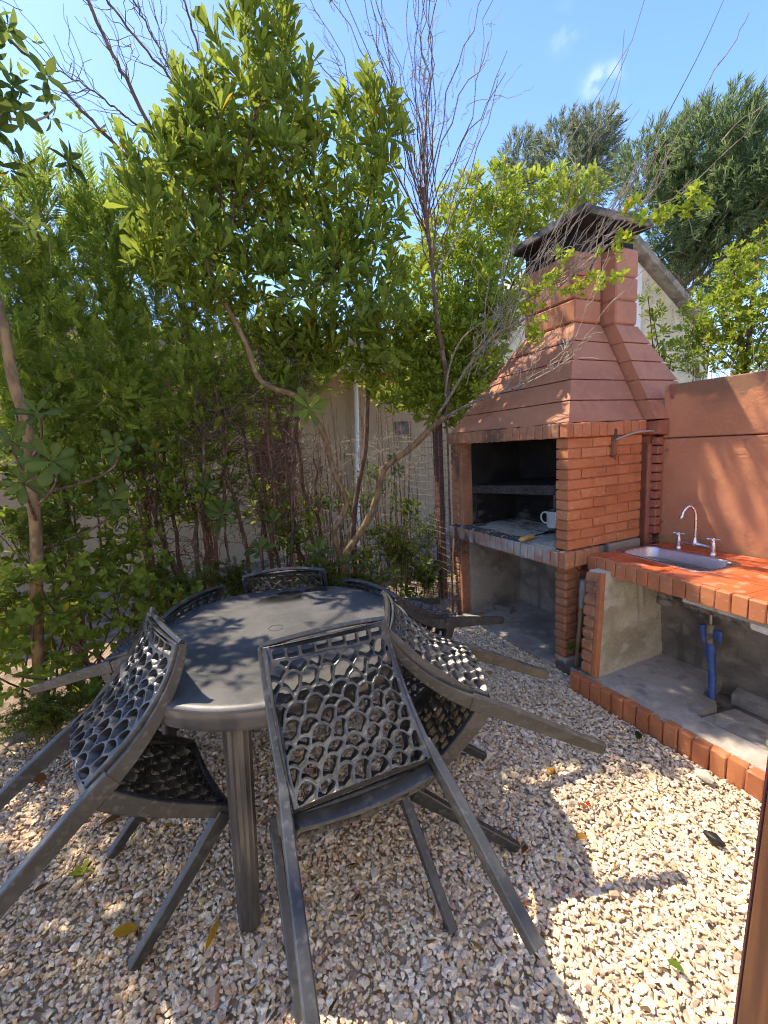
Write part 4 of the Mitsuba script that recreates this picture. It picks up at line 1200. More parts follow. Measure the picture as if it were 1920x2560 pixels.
PL = [[-7.75,8.0,9.28,0.76],[-8.99,8.0,9.74,0.62],[-6.57,8.0,9.01,0.46],[-6.98,8.0,8.4,0.72],[-9.61,8.0,9.43,0.58]]
PR = [[-5.08,8.0,7.46,0.62],[-4.28,8.0,7.29,0.67],[-3.59,8.0,7.05,0.63],[-2.96,8.0,6.6,0.59],[-4.06,8.0,6.38,0.86],[-3.21,8.0,5.96,0.71],[-4.85,8.0,6.78,0.62],[-2.51,8.0,5.9,0.65]]
PD = [[-4.03,9.0,5.62,0.81],[-3.36,9.0,5.69,0.57],[-4.82,9.0,6.15,0.65],[-4.57,9.0,5.05,0.75],[-5.34,9.0,5.75,0.57],[-3.69,9.0,5.84,0.58]]
RT = [[-0.37,2.8,3.25,0.13],[-0.59,2.8,3.17,0.13],[-0.49,2.8,2.81,0.26],[-0.72,2.8,2.71,0.23],[-0.31,2.8,2.55,0.3],[-0.64,2.8,2.38,0.23],[-0.91,2.8,2.53,0.17],[-0.32,2.8,2.18,0.22],[-0.15,2.8,2.7,0.33]]
RB = [[-0.56,1.6,2.57,0.1],[-0.51,1.6,2.33,0.12],[-0.45,1.7,2.21,0.12],[-0.54,1.5,2.71,0.07],[-0.32,1.8,2.11,0.1]]

# ------------------------------------------------------------------ house beyond the hedge
hs = thing('neighbour_house', 'cream rendered house beyond the hedge with gable roof and brown shutters', 'house')


def yz_prism(pts, x0, x1):
    v, f = extrude(Polygon(pts), 0, x1 - x0)
    return np.c_[x1 - v[:, 2], v[:, 0], v[:, 1]], f[:, ::-1]


part(hs, 'wall', yz_prism([(2.5, -0.1), (9.6, -0.1), (9.6, 3.6), (6.2, 5.55), (2.5, 3.45)], -4.75, -4.5), 'render_cream')
rf = part(hs, 'roof', yz_prism([(9.75, 3.60), (6.2, 5.64), (2.2, 3.33), (2.2, 3.47), (6.2, 5.80), (9.75, 3.76)], -8.0, -4.30), 'concrete')
part(hs, 'corner_trim', box_v([-4.498, 6.82, 0], [-4.46, 7.02, 5.0]), 'render_white')
hs = thing('low_annex', 'low annex rendered in shade-darkened cream behind the trunks with brown louvred shutters and white downpipe', 'house')
part(hs, 'wall', box_v([-4.75, -7, -0.1], [-4.5, 2.48, 2.95]), 'render_cream_shaded')
part(hs, 'eave', bbox([-4.499, -7, 2.64], [-3.85, 2.45, 2.74], 0.01), 'render_cream_shaded')
part(hs, 'fascia', bbox([-4.10, -7, 2.742], [-3.90, 2.45, 3.10], 0.01), 'render_cream_shaded')
sh_rng = np.random.default_rng(4)
for y0, y1 in ((-1.28, -1.01), (-1.0, -0.70)):
    shu = part(hs, 'shutter', join([box_v([-4.47, y0, 0.62], [-4.42, y0 + 0.04, 2.10]), box_v([-4.47, y1 - 0.04, 0.62], [-4.42, y1, 2.10]), box_v([-4.469, y0 + 0.04, 0.62], [-4.421, y1 - 0.04, 0.70]), box_v([-4.469, y0 + 0.04, 2.02], [-4.421, y1 - 0.04, 2.10])]), 'wood_shutter')
    for k in range(24):
        z = 0.71 + k * 0.0545
        part(shu, 'slat', hull([(-4.465, y0 + 0.041, z), (-4.465, y1 - 0.041, z), (-4.43, y0 + 0.041, z + 0.045), (-4.43, y1 - 0.041, z + 0.045), (-4.458, y0 + 0.041, z), (-4.458, y1 - 0.041, z), (-4.423, y0 + 0.041, z + 0.045), (-4.423, y1 - 0.041, z + 0.045)]), 'wood_shutter')
part(hs, 'air_vent', box_v([-4.499, 1.05, 1.78], [-4.47, 1.28, 1.98]), 'concrete_dark')
part(hs, 'downpipe', tube([(-4.40, 0.36, 2.62), (-4.40, 0.34, 2.0), (-4.40, 0.22, 0.0)], 0.035, 10), 'plastic_white', smooth=40)

# ------------------------------------------------------------------ wire fence beside the barbecue
wf = thing('wire_fence', 'rusty square wire mesh fence between barbecue and shrubs', 'fence')
part(wf, 'post', tube([(-1.345, -0.012, -0.05), (-1.338, -0.014, 1.76)], 0.009, 8), 'rust', smooth=40)
rw = np.random.default_rng(3)
for k in range(18):
    x = -1.36 - k * 0.068
    part(wf, 'wire', tube(wobble((x, 0.0, -0.05), (x - 0.01, 0.0, 1.70), 10, 0.06, rw), 0.0019, 4, False), 'wire_metal')
for k in range(25):
    z = 0.02 + k * 0.069
    part(wf, 'wire', tube(wobble((-1.345, 0.003, z), (-2.55, 0.003, z + 0.02), 10, 0.06, rw), 0.0019, 4, False), 'wire_metal')
pb = thing('stake', 'dark brown wooden stake behind the wire fence', 'stake')
scene[pb] = mikit.ply(xf(bbox([-0.05, -0.03, 0.0], [0.05, 0.03, 1.85], 0.006), lambda v: v + [-1.72, 0.12, -0.05]), 'wood_shutter')

# ------------------------------------------------------------------ overhead cable, door
ow = thing('overhead_cable', 'thin black cable crossing the blue sky at upper right', 'cable')
c0, c1 = np.array([-3.605, 7.838, 9.411]), np.array([-0.929, 2.122, 4.299])
scene[ow] = mikit.ply(tube(curve([c0 + (c0 - c1) * 0.6, c0, (c0 + c1) / 2 - [0, 0, 0.06], c1, c1 + (c1 - c0) * 0.35], 24), 0.0055, 6), 'cable_black', smooth=50)
dr_ = thing('open_door', 'varnished brown wooden door edge at the lower right, close to the camera', 'door')
dx0, dy0 = 1.622, -1.318
dd = norm(np.array([CAM[0] - dx0, CAM[1] - dy0, 0.0]))       # towards the room


def door_v(lo, hi):                                           # local x along the leaf away from its free edge, y thickness
    e1 = norm(np.array([0.985, 0.17, 0.0])); e2 = np.array([-e1[1], e1[0], 0])
    v, f = bbox(lo, hi, 0.003)
    return np.array([dx0, dy0, 0]) + (v[:, :1] + 0.031 * (v[:, 2:] - 0.39)) * e1 + v[:, 1:2] * e2 + v[:, 2:] * [0, 0, 1], f


part(dr_, 'stile', door_v([0.0, -0.0, 0.02], [0.11, 0.04, 2.05]), 'wood_door')
part(dr_, 'edge_strip', door_v([-0.007, 0.004, 0.02], [-0.0005, 0.036, 2.05]), 'wood_door_edge')
part(dr_, 'bottom_rail', door_v([0.1105, 0.002, 0.02], [0.80, 0.038, 0.25]), 'wood_door')
part(dr_, 'pane', door_v([0.1105, 0.018, 0.2505], [0.80, 0.022, 1.9]), 'glass')
hb = thing('veranda_house', 'white house wall behind the camera, out of the picture', 'house')
part(hb, 'wall', box_v([2.75, -7.0, -0.05], [2.95, 3.0, 2.9]), 'render_white')

# ------------------------------------------------------------------ bare branched trees
r1 = np.random.default_rng(31)
ba = thing('bare_tree', 'bare young tree with crooked yellowish trunk and long bare branches against the left sky', 'tree')
trA = [(-1.75,-0.98,-0.05),(-1.75,-0.98,0.4),(-1.75,-0.97,0.62),(-1.75,-1.0,0.86),(-1.75,-0.88,1.03),(-1.7,-0.97,1.34),(-1.65,-1.07,1.72),(-1.6,-1.18,1.9),(-1.6,-1.29,2.03),(-1.6,-1.41,2.07),(-1.6,-1.58,2.17),(-1.6,-1.62,2.31),(-1.6,-1.66,2.45),(-1.55,-1.9,3.11)]
part(ba, 'trunk', tube(curve(trA, 60), np.linspace(0.031, 0.017, 60), 9), 'bark_yellow', smooth=60)
BR = {'b1': ([(-1.55,-1.9,3.11),(-1.5,-2.11,3.68),(-1.45,-2.26,3.98),(-1.4,-2.4,4.3),(-1.35,-2.46,4.5)], .016, .008), 'b2': ([(-1.55,-1.9,3.11),(-1.51,-2.24,3.47),(-1.47,-2.47,3.69),(-1.42,-2.63,3.82),(-1.38,-2.77,3.92),(-1.34,-2.9,4.02)], .013, .007),
      'b3': ([(-1.51,-2.11,3.68),(-1.51,-2.42,3.87),(-1.48,-2.58,3.92),(-1.44,-2.71,3.91)], .007, .003), 'b4': ([(-1.55,-1.72,3.3),(-1.55,-1.75,3.61),(-1.52,-1.84,3.92),(-1.49,-2.06,4.14),(-1.46,-2.3,4.38),(-1.43,-2.42,4.5)], .010, .006),
      'b5': ([(-1.55,-1.74,3.15),(-1.55,-1.66,3.55),(-1.52,-1.69,3.81),(-1.49,-1.75,4.12),(-1.46,-1.85,4.53),(-1.43,-1.87,4.7)], .010, .006), 'b6': ([(-1.55,-1.72,3.1),(-1.55,-1.58,3.6),(-1.52,-1.39,4.15),(-1.49,-1.31,4.42),(-1.46,-1.21,4.73),(-1.43,-1.15,4.95)], .013, .008),
      'b7': ([(-1.53,-1.81,3.75),(-1.51,-1.92,4.01),(-1.48,-2.1,4.34),(-1.44,-2.2,4.5)], .008, .004), 'b8': ([(-1.6,-1.85,2.95),(-1.51,-1.63,3.32),(-1.48,-1.35,3.62),(-1.44,-1.14,3.8)], .009, .004)}
st, en = [], []
for nm, (pp, ra, rb_) in BR.items():
    cv = curve(pp, 40)
    cv[1:-1] += r1.normal(0, 0.004, (38, 3))
    part(ba, 'branch', tube(cv, np.linspace(ra, rb_, 40), 7), 'bark_brown', smooth=60)
    for _ in range(16):
        k = r1.integers(6, 39)
        d = norm(cv[k] - cv[k - 2]); d = norm(d * 0.8 + r1.normal(0, 0.55, 3) + [0, -0.15, 0.25])
        st.append(cv[k]); en.append(cv[k] + d * r1.uniform(0.12, 0.42))
for _ in range(40):
    k = r1.integers(0, len(en)); d = norm(en[k] - st[k]); f_ = r1.uniform(.3, .8)
    p0 = st[k] + (en[k] - st[k]) * f_
    st.append(p0); en.append(p0 + norm(d + r1.normal(0, .6, 3)) * r1.uniform(.08, .2))
part(ba, 'twigs', twig_set(st, en, 0.0028, 0.0014, r1, 0.30), 'twig_dark', kind='stuff')
bl = []
pts = np.array([trA[-1]] * 1 + [BR['b2'][0][1]] * 6 + [BR['b2'][0][2]] * 5 + [BR['b8'][0][2]] * 10 + [BR['b8'][0][1]] * 8 + [BR['b2'][0][4]] * 3 + [(-1.6, -1.75, 2.8)] * 12, float)
pts = pts + r1.normal(0, 0.10, pts.shape)
bl.append(rosettes(pts, r1.normal(size=pts.shape) + [0, 0, .6], 5, 0.045, 0.6, r1, G_YOUNG, G_LIGHT, (30, 80), 0.1, 'oval'))
foliage(ba, 'foliage', bl, 'leaf_soft')

bc = thing('bare_tree', 'bare young tree with upright twig fan and pale sprays reaching over the barbecue hood', 'tree')
trC = [(-1.75,-0.96,-0.05),(-1.75,-0.96,0.4),(-1.75,-0.91,0.61),(-1.73,-0.82,0.73),(-1.7,-0.68,0.93),(-1.66,-0.57,1.21),(-1.62,-0.51,1.4),(-1.58,-0.36,1.5),(-1.5,-0.13,1.69),(-1.45,0.04,1.82)]
part(bc, 'trunk', tube(curve(trC, 50), np.linspace(0.040, 0.027, 50), 10), 'bark_yellow', smooth=60)
vert = curve([(-1.45,0.05,1.80),(-1.45,0.06,2.25),(-1.45,-0.01,2.66),(-1.45,-0.04,3.06),(-1.45,-0.08,3.53),(-1.45,-0.1,3.72)], 40)
part(bc, 'branch', tube(vert, np.linspace(0.024, 0.013, 40), 8), 'bark_brown', smooth=60, label='upright stem carrying the fan of twigs')
arms = [([(-1.47,0.03,1.80),(-0.94,-0.03,1.89),(-0.51,-0.08,1.92),(-0.2,-0.1,1.95),(0.13,-0.1,2.04)], .012, .004),
        ([(-1.49,0.0,1.86),(-0.99,0.02,2.23),(-0.86,0.02,2.3),(-0.66,0.03,2.37),(-0.47,0.05,2.39),(-0.28,0.08,2.47),(-0.01,0.1,2.58),(0.19,0.1,2.63),(0.40,0.1,2.66)], .014, .004),
        ([(-1.45,0.05,2.01),(-1.13,0.08,2.48),(-0.65,0.1,2.53),(-0.24,0.15,2.6),(0.08,0.15,2.68),(0.43,0.1,2.76)], .009, .003),
        ([(-1.45,-0.06,3.0),(-1.38,0.12,3.25),(-1.30,0.22,3.45),(-1.25,0.3,3.8)], .009, .004)]
acv = []
for pp, ra, rb_ in arms:
    cv = curve(pp, 36); acv.append(cv)
    part(bc, 'branch', tube(cv, np.linspace(ra, rb_, 36), 7), 'bark_grey', smooth=60)
st, en = [], []
fan_tip = []
for k in range(34):                                            # the upright fan
    s0 = vert[r1.integers(24, 39)]
    a = (k / 33 - 0.47) * 0.95 + r1.normal(0, 0.05)
    b = r1.normal(-0.08, 0.20)
    d = norm(np.array([b, math.sin(a), math.cos(a)]))
    Lk = r1.uniform(1.2, 2.5)
    st.append(s0); en.append(s0 + d * Lk)
m0 = len(st)
part(bc, 'twig_fan', twig_set(st, en, 0.0062, 0.0026, r1, 0.17, 12), 'bark_brown', kind='stuff')
st2, en2 = [], []
for _ in range(230):
    k = r1.integers(0, m0); f_ = r1.uniform(.2, .9); d = norm(en[k] - st[k])
    p0 = st[k] + (en[k] - st[k]) * f_
    st2.append(p0); en2.append(p0 + norm(d + r1.normal(0, .45, 3)) * r1.uniform(.12, .45))
for cv, cnt in ((acv[0], 18), (acv[1], 28), (acv[2], 22)):   # sprays over the hood
    for _ in range(cnt):
        k = r1.integers(8, 35)
        d = norm(np.array([0.75, 0.02, 0.65]) + r1.normal(0, 0.32, 3) * [1, 0.35, 1])
        st2.append(cv[k]); en2.append(cv[k] + d * r1.uniform(0.15, 0.62))
n2 = len(st2)
for _ in range(90):
    k = r1.integers(230, n2); f_ = r1.uniform(.3, .9); d = norm(en2[k] - st2[k])
    p0 = st2[k] + (en2[k] - st2[k]) * f_
    st2.append(p0); en2.append(p0 + norm(d + r1.normal(0, .5, 3) * [1, .5, 1]) * r1.uniform(.08, .26))
for p0, p1 in (((-1.2, .1, 2.3), (0.34, .1, 3.2)), ((-1.1, .1, 2.4), (0.24, .1, 3.1)), ((-.9, .1, 2.4), (0.44, .1, 2.94)), ((-.7, .05, 2.35), (0.3, .1, 3.25)), ((-.8, .1, 2.4), (-.06, .1, 2.95)), ((-.7, .1, 2.3), (.1, .1, 3.05)), ((-1.0, .1, 2.1), (0.25, .1, 2.9)), ((-.6, .05, 2.1), (.38, .1, 2.75))):
    st2.append(np.array(p0)); en2.append(np.array(p1))
for _ in range(15):
    f_ = r1.uniform(0, 1)
    p0 = np.array([-1.15 + .9 * f_, r1.uniform(-.02, .1), 2.05 + .5 * f_ * r1.uniform(.5, 1)])
    st2.append(p0); en2.append(p0 + norm(np.array([.62, r1.normal(0, .08), .72]) + r1.normal(0, .16, 3) * [1, .3, 1]) * r1.uniform(.8, 1.55))
    for _ in range(4):
        k = len(st2) - 1; g = r1.uniform(.25, .9); q0 = st2[-1] + (en2[-1] - st2[-1]) * g if False else p0 + (en2[k] - p0) * g
        pass
part(bc, 'twigs', twig_set(st2, en2, 0.0031, 0.0014, r1, 0.36, 8), 'bark_grey', kind='stuff')
lc = np.array([(-.30, .0, 2.52), (-.22, .0, 2.56), (-.12, .0, 2.54), (-.02, .05, 2.47), (-.35, .0, 2.46), (.02, .05, 2.44), (.10, .05, 2.46), (.2, .05, 2.44), (-.30, .0, 2.25), (-.26, .0, 2.28), (.35, .1, 2.62), (.43, .12, 2.66), (.50, .15, 2.70), (.56, .18, 2.68), (.62, .2, 2.68), (.20, .1, 2.6), (-.75, .0, 2.45), (-.70, -.02, 2.2), (-.85, -.02, 1.97), (-.8, -.02, 2.0), (-.45, .05, 2.62), (-.1, .05, 2.65), (.3, .1, 2.75)])
lc = np.repeat(lc, 7, 0) + r1.normal(0, 0.045, (len(lc) * 7, 3)) * [1, .5, .7]
foliage(bc, 'foliage', [rosettes(lc, r1.normal(size=lc.shape) + [0.3, 0, 1.0], 6, 0.050, 0.55, r1, G_YOUNG * [1, 1.1, .8], G_YOUNG, (25, 85), 0.15, 'oval')], 'leaf_soft', label='fresh light green leaf clusters')

# ------------------------------------------------------------------ broad leaved shrubs
r2 = np.random.default_rng(77)


def pitto(key, clumps, dens, L, ratio, lit, rng, nl=9, name='crown', up=0.9, back=True, label=None, shell=0.45, cin=None, cout=None):
    P, Dn = cloud_points(clumps, dens, rng, shell)
    ax = Dn * 0.7 + np.array([0, 0, up]) + rng.normal(0, 0.3, P.shape)
    h = P[:, 2:]
    ci = (G_LIGHT * 0.8 + G_YOUNG * 0.2) * lit if cin is None else cin
    co = G_MID * lit if cout is None else cout
    cmix = rng.random((len(P), 1)) ** 2
    arr = [rosettes(P, ax, nl, L, ratio, rng, np.asarray(ci), np.asarray(co), (14, 66), 0.10)]
    foliage(key, name, arr, 'leaf', label=label)
    return P, ax


def crown_branches(key, base, clumps, rng, r0, bsdf='bark_brown', pick=None):
    base = np.array(base, float)
    for x, y, z, r in (clumps if pick is None else [clumps[k] for k in pick]):
        e = np.array([x, y, z]); m = base + (e - base) * 0.45 + rng.normal(0, 0.08, 3); m[2] -= 0.05
        cv = curve([base, m, e], 14)
        part(key, 'branch', tube(cv, np.linspace(r0, r0 * 0.3, 14), 6), bsdf, smooth=60)


pm = thing('pittosporum_tree', 'tall bushy tree with large leathery leaf rosettes rising against the sky behind the table', 'tree')
stB = [(-2.05,-0.75,-0.05),(-2.05,-0.72,0.28),(-2.05,-0.71,0.72),(-2.05,-0.62,1.22),(-2.05,-0.52,1.58),(-2.05,-0.48,1.93),(-2.05,-0.44,2.28),(-2.05,-0.44,2.48),(-2.0,-0.52,2.82),(-1.9,-0.75,3.2)]
part(pm, 'trunk', tube(curve(stB, 50), np.linspace(0.030, 0.018, 50), 9), 'bark_brown', smooth=60)
crown_branches(pm, stB[-1], MAIN, r2, 0.015, pick=[0, 3, 7, 8, 9, 11, 12, 13, 15, 17, 18, 20, 21, 22])
PIT_IN, PIT_OUT = G_LIGHT * .6 + G_YOUNG * .4, G_MID * .8 + G_LIGHT * .2
pitto(pm, MAIN, 88, 0.185, 0.28, 1.0, r2, 9, cin=PIT_IN, cout=PIT_OUT, shell=.3)
sh = []
for x, y, z, r in MAIN:                                        # upright leading shoots standing clear of the crown
    for _ in range(5):
        d = norm(r2.normal(size=3) * [1, 1, .5] + [0, 0, .9]); p0 = np.array([x, y, z]) + d * r * .8
        for k in range(3): sh.append((p0 + (d * .4 + [0, 0, .6]) * r2.uniform(.04, .09) * k, d * .5 + [0, 0, .8]))
foliage(pm, 'leading_shoots', [rosettes(np.array([a_ for a_, _ in sh]), np.array([b_ for _, b_ in sh]), 7, .17, .27, r2, PIT_IN, PIT_OUT, (14, 50), .06)])
BACK = [(x - 0.35, y + 0.05, z - 0.15, r) for x, y, z, r in MAIN if r > 0.25 and z < 3.3] + [(MAIN[k][0] - .45, MAIN[k][1], MAIN[k][2] - .05, MAIN[k][3]) for k in (3, 6, 7, 8, 17, 13)]
pitto(pm, BACK, 60, 0.17, 0.28, 1.0, r2, 9, 'inner_crown', cin=PIT_IN, cout=PIT_OUT)
for cen, ax, nl, L in (((-1.1,-0.89,2.52), (.5, -.2, 1), 10, .17), ((-1.2,-1.19,2.74), (.3, -.4, 1), 10, .16), ((-1.3,-1.07,2.98), (.4, 0, 1), 10, .16), ((-1.35,-1.26,1.91), (.95, -.25, .15), 12, .19), ((-1.12,-0.70,2.62), (.4, .3, 1), 9, .16)):
    hero(pm, cen, ax, nl, L, r2, PIT_IN, PIT_OUT, (30, 70) if cen[2] > 2.2 else (62, 88), 0.33)

pn_ = thing('pittosporum_tree', 'sunlit yellow green leathery leaved tree behind the barbecue chimney', 'tree')
part(pn_, 'trunk', tube(wobble((-2.3, 0.7, -0.1), (-2.1, 0.8, 3.3), 20, 0.1, r2), np.linspace(0.06, 0.03, 20), 9), 'bark_brown', smooth=60)
crown_branches(pn_, (-2.2, 0.75, 2.2), RIGHT + RLOW, r2, 0.02, pick=[0, 2, 5, 6, 9, 10, 12, 13, 15, 16])
pitto(pn_, RIGHT, 230, 0.135, 0.30, 1.0, r2, 9, cin=G_YOUNG, cout=G_LIGHT)
pitto(pn_, RLOW, 420, 0.12, 0.34, 1.0, r2, 8, 'lower_crown', cin=G_YOUNG, cout=G_LIGHT)
pitto(pn_, [(x - 0.4, y + .1, z - .1, r) for x, y, z, r in RIGHT + RLOW if r > .24], 60, 0.12, 0.30, 1.0, r2, 8, 'inner_crown', cin=G_YOUNG, cout=G_LIGHT)

# cypress hedge
def sprays(P, D, L, rng, c0, c1, npin=9):
    """flat scale-leaf sprays: an axis with tapering side shoots"""
    n = len(P)
    D = norm(D)
    nr = norm(np.cross(D, rng.normal(size=(n, 3))))
    sd = np.cross(D, nr)
    pos, dirs, ups, LL, cc = [], [], [], [], []
    base_c = (c0 + (c1 - c0) * rng.random((n, 1))) * rng.uniform(.8, 1.2, (n, 1))
    for k in range(npin):
        t_ = (k + 0.5) / npin
        for sg in (-1, 1):
            p = P + D * (L * t_)[:, None] - np.array([0, 0, 1.0]) * (L * 0.18 * t_ * t_)[:, None]
            pos.append(p); dirs.append(D * 0.75 + sd * sg * 0.75 + rng.normal(0, .15, (n, 3))); ups.append(nr)
            LL.append(L * 0.42 * (1 - t_ * 0.8)); cc.append(base_c * (0.85 + 0.35 * t_))
    pos.append(P); dirs.append(D); ups.append(nr); LL.append(L * 1.0); cc.append(base_c)
    pos, dirs, ups, LL, cc = np.vstack(pos), np.vstack(dirs), np.vstack(ups), np.concatenate(LL), np.vstack(cc)
    Wd = np.full(len(LL), 0.010); Wd[-n:] = 0.006
    return leaves4(pos, dirs, ups, LL, Wd * (0.8 + 7 * LL), cc)


def leaves4(pos, axis, up, L, Wd, col):
    axis = norm(axis); side = norm(np.cross(axis, up))
    n = len(pos)
    mid = pos + axis * (L * 0.45)[:, None]
    v = np.stack([pos, mid + side * (Wd / 2)[:, None], pos + axis * L[:, None], mid - side * (Wd / 2)[:, None]], 1)
    f = np.array([(0, 1, 2), (0, 2, 3)])[None] + (np.arange(n) * 4)[:, None, None]
    return v.reshape(-1, 3), f.reshape(-1, 3), np.repeat(np.clip(col, 0.004, 0.6), 4, 0)


CY0, CY1 = np.array([0.19, 0.265, 0.045]), np.array([0.34, 0.43, 0.065])
CYP_LAB = ['cypress hedge tree at the left edge of the picture with feathery bright green sprays', 'cypress hedge tree, second from the left, feathery top against the sky', 'cypress hedge tree left of the big leathery tree, with twiggy brown inside']
LOW = [[-1.8,-3.14,1.83,0.22],[-1.9,-2.9,1.99,0.24],[-2.0,-2.68,1.72,0.22],[-2.1,-2.38,1.93,0.3],[-2.1,-2.04,1.81,0.28],[-2.1,-1.6,1.92,0.25],[-2.1,-1.25,2.08,0.26],[-2.0,-1.0,2.31,0.21],[-2.1,-1.84,2.2,0.24],[-1.9,-2.94,1.66,0.2],[-2.1,-2.25,1.54,0.2]]
C1 += [LOW[0], LOW[1], LOW[9]]; C2 += [LOW[2], LOW[3], LOW[10]]; C3 += [LOW[k] for k in (4, 5, 6, 7, 8)]
for lab, cl_, tx in zip(CYP_LAB, (C1, C2, C3), ((-2.0, -3.1), (-2.2, -2.55), (-2.3, -2.1))):
    cy = thing('cypress', lab, 'tree', None)
    part(cy, 'trunk', tube(wobble((*tx, -0.1), (tx[0] + .05, tx[1] + .05, 3.1), 18, 0.05, r2), np.linspace(0.055, 0.015, 18), 8), 'bark_brown', smooth=60)
    P, Dn = cloud_points(cl_, 680, r2, 0.25)
    ax = Dn * 0.8 + [0.1, 0, 0.75] + r2.normal(0, .3, P.shape)
    foliage(cy, 'foliage', [sprays(P, ax, r2.uniform(0.09, 0.20, len(P)), r2, CY0, CY1)], 'leaf_soft')
    tops = [c for c in cl_ if c[2] > 2.9]
    Pt, Dt = cloud_points([(x, y, z + r * .7, r * .8) for x, y, z, r in tops], 130, r2, 0.5)
    foliage(cy, 'top_shoots', [sprays(Pt, Dt * .3 + [0, 0, 1.0] + r2.normal(0, .15, Pt.shape), r2.uniform(0.2, 0.38, len(Pt)), r2, CY0, CY1, 13)], 'leaf_soft')
    st, en = [], []
    for x, y, z, r in cl_:
        for _ in range(9):
            b = np.array([tx[0] + .03, tx[1] + .03, max(0.3, z - r2.uniform(.1, .7))])
            st.append(b); en.append(np.array([x, y, z]) + r2.normal(0, r * .5, 3))
    part(cy, 'twigs', twig_set(st, en, 0.008, 0.002, r2, 0.25, 7), 'bark_grey', kind='stuff')

# dead twiggy inside of the hedge: brown many-stemmed shrubs
def dry_shrub(lab, base, tops, rng, n_tw, spread=.5):
    k = thing('dry_shrub', lab, 'shrub')
    cvs = []
    for b, t_ in zip(base, tops):
        cv = wobble(b, t_, 12, 0.12, rng); cvs.append(cv)
        part(k, 'stem', tube(cv, np.linspace(0.021, 0.009, 12), 7), 'bark_brown', smooth=60)
    st, en = [], []
    for _ in range(n_tw):
        cv = cvs[rng.integers(0, len(cvs))]; q_ = rng.integers(4, 12)
        d = norm(rng.normal(size=3) * [.7, 1, .5] + [0, 0, .55])
        st.append(cv[q_]); en.append(cv[q_] + d * rng.uniform(.12, spread))
    m_ = len(st)
    for _ in range(n_tw):
        q_ = rng.integers(0, m_); p0 = st[q_] + (en[q_] - st[q_]) * rng.uniform(.3, .95)
        st.append(p0); en.append(p0 + norm(en[q_] - st[q_] + rng.normal(0, .25, 3)) * rng.uniform(.06, .2))
    part(k, 'twigs', twig_set(st, en, 0.0036, 0.0012, rng, 0.4, 7), 'bark_brown', kind='stuff')
    return k


dry_shrub('dry brown many stemmed shrub left of centre behind the table', [(-1.9, -2.15, 0.0)] * 5 + [(-1.95, -2.3, 0.0)] * 2, [(-1.9, -2.22, 1.8), (-1.9, -2.5, 1.5), (-1.9, -2.62, 1.85), (-1.85, -2.0, 1.9), (-1.9, -1.8, 1.95), (-2.0, -2.75, 1.6), (-1.95, -2.35, 2.0)], r2, 260)
dry_shrub('dry brown stems in front of the brown shutter', [(-2.1, -1.45, 0.0), (-2.1, -1.4, 0.0), (-2.0, -1.25, 0.0), (-2.1, -1.15, 0.1), (-2.0, -1.1, 0.1), (-2.1, -1.0, 0.0)], [(-2.1, -1.7, 1.9), (-2.0, -1.75, 2.2), (-2.1, -1.35, 2.2), (-2.0, -1.5, 1.7), (-2.1, -1.2, 2.3), (-2.1, -1.05, 1.5)], r2, 260)
dry_shrub('dead brown twiggy mass under the big leathery tree, above the shutter', [(-1.95, -1.75, 0.0), (-1.95, -1.6, 0.0), (-1.9, -1.5, 0.0)], [(-1.9, -1.9, 2.2), (-1.85, -1.5, 2.4), (-1.8, -1.2, 2.3)], r2, 260, .45)
cs_ = thing('cane_clump', 'thin brown dry canes standing between the yellow trunks and the wire fence', 'plant')
for k in range(60):
    y0 = r2.uniform(-1.3, 0.25); x0 = r2.uniform(-2.7, -2.2)
    part(cs_, 'stem', tube(wobble((x0, y0, -0.05), (x0 + r2.normal(0, .12), y0 + r2.normal(0, .12), r2.uniform(1.3, 2.2)), 8, 0.06, r2), np.linspace(0.007, 0.003, 8), 5, False), 'bark_brown', smooth=60)
st = [np.array([r2.uniform(-2.7, -2.1), r2.uniform(-1.3, 0.3), r2.uniform(.3, 1.7)]) for _ in range(620)]
en = [s + norm(r2.normal(size=3) + [0, 0, .6]) * r2.uniform(.1, .4) for s in st]
part(cs_, 'twigs', twig_set(st, en, 0.0028, 0.0012, r2, .3, 5), 'bark_grey', kind='stuff')

# young tree at the left with big rosettes
yt = thing('young_tree', 'slim reddish brown trunk at the left edge with big dark leaf rosettes', 'tree')
trL = [(-1.1,-3.11,-0.05),(-1.1,-3.11,0.38),(-1.1,-3.07,0.76),(-1.1,-3.01,1.22),(-1.1,-2.99,1.48),(-1.05,-2.96,1.87),(-1.05,-2.98,2.03),(-1.05,-2.98,2.19),(-1.05,-2.99,2.43),(-1.05,-3.1,3.0)]
part(yt, 'trunk', tube(curve(trL, 40), np.linspace(0.036, 0.024, 40), 10), 'bark_yellow', smooth=60)
for cen, ax, nl, L in (((-0.75,-2.83,1.85), (.7, .1, .7), 9, .13), ((-0.75,-2.80,1.60), (.9, .1, .25), 9, .15), ((-1.0,-2.54,1.67), (.9, -.2, .2), 9, .13), ((-0.85,-2.98,1.72), (.8, .3, .4), 8, .13), ((-0.8, -2.95, 1.5), (.8, .2, .2), 8, .13), ((-1.15, -2.62, 1.35), (.8, .2, .1), 8, .15)):
    cv = curve([(-1.1, -3.0, cen[2] - .25), np.array(cen) - [.15, .03, .1], np.array(cen)], 10)
    part(yt, 'branch', tube(cv, np.linspace(.009, .005, 10), 6), 'bark_brown', smooth=60)
    hero(yt, cen, ax, nl, L, r2, G_MID, G_DARK, (45, 85), 0.40)

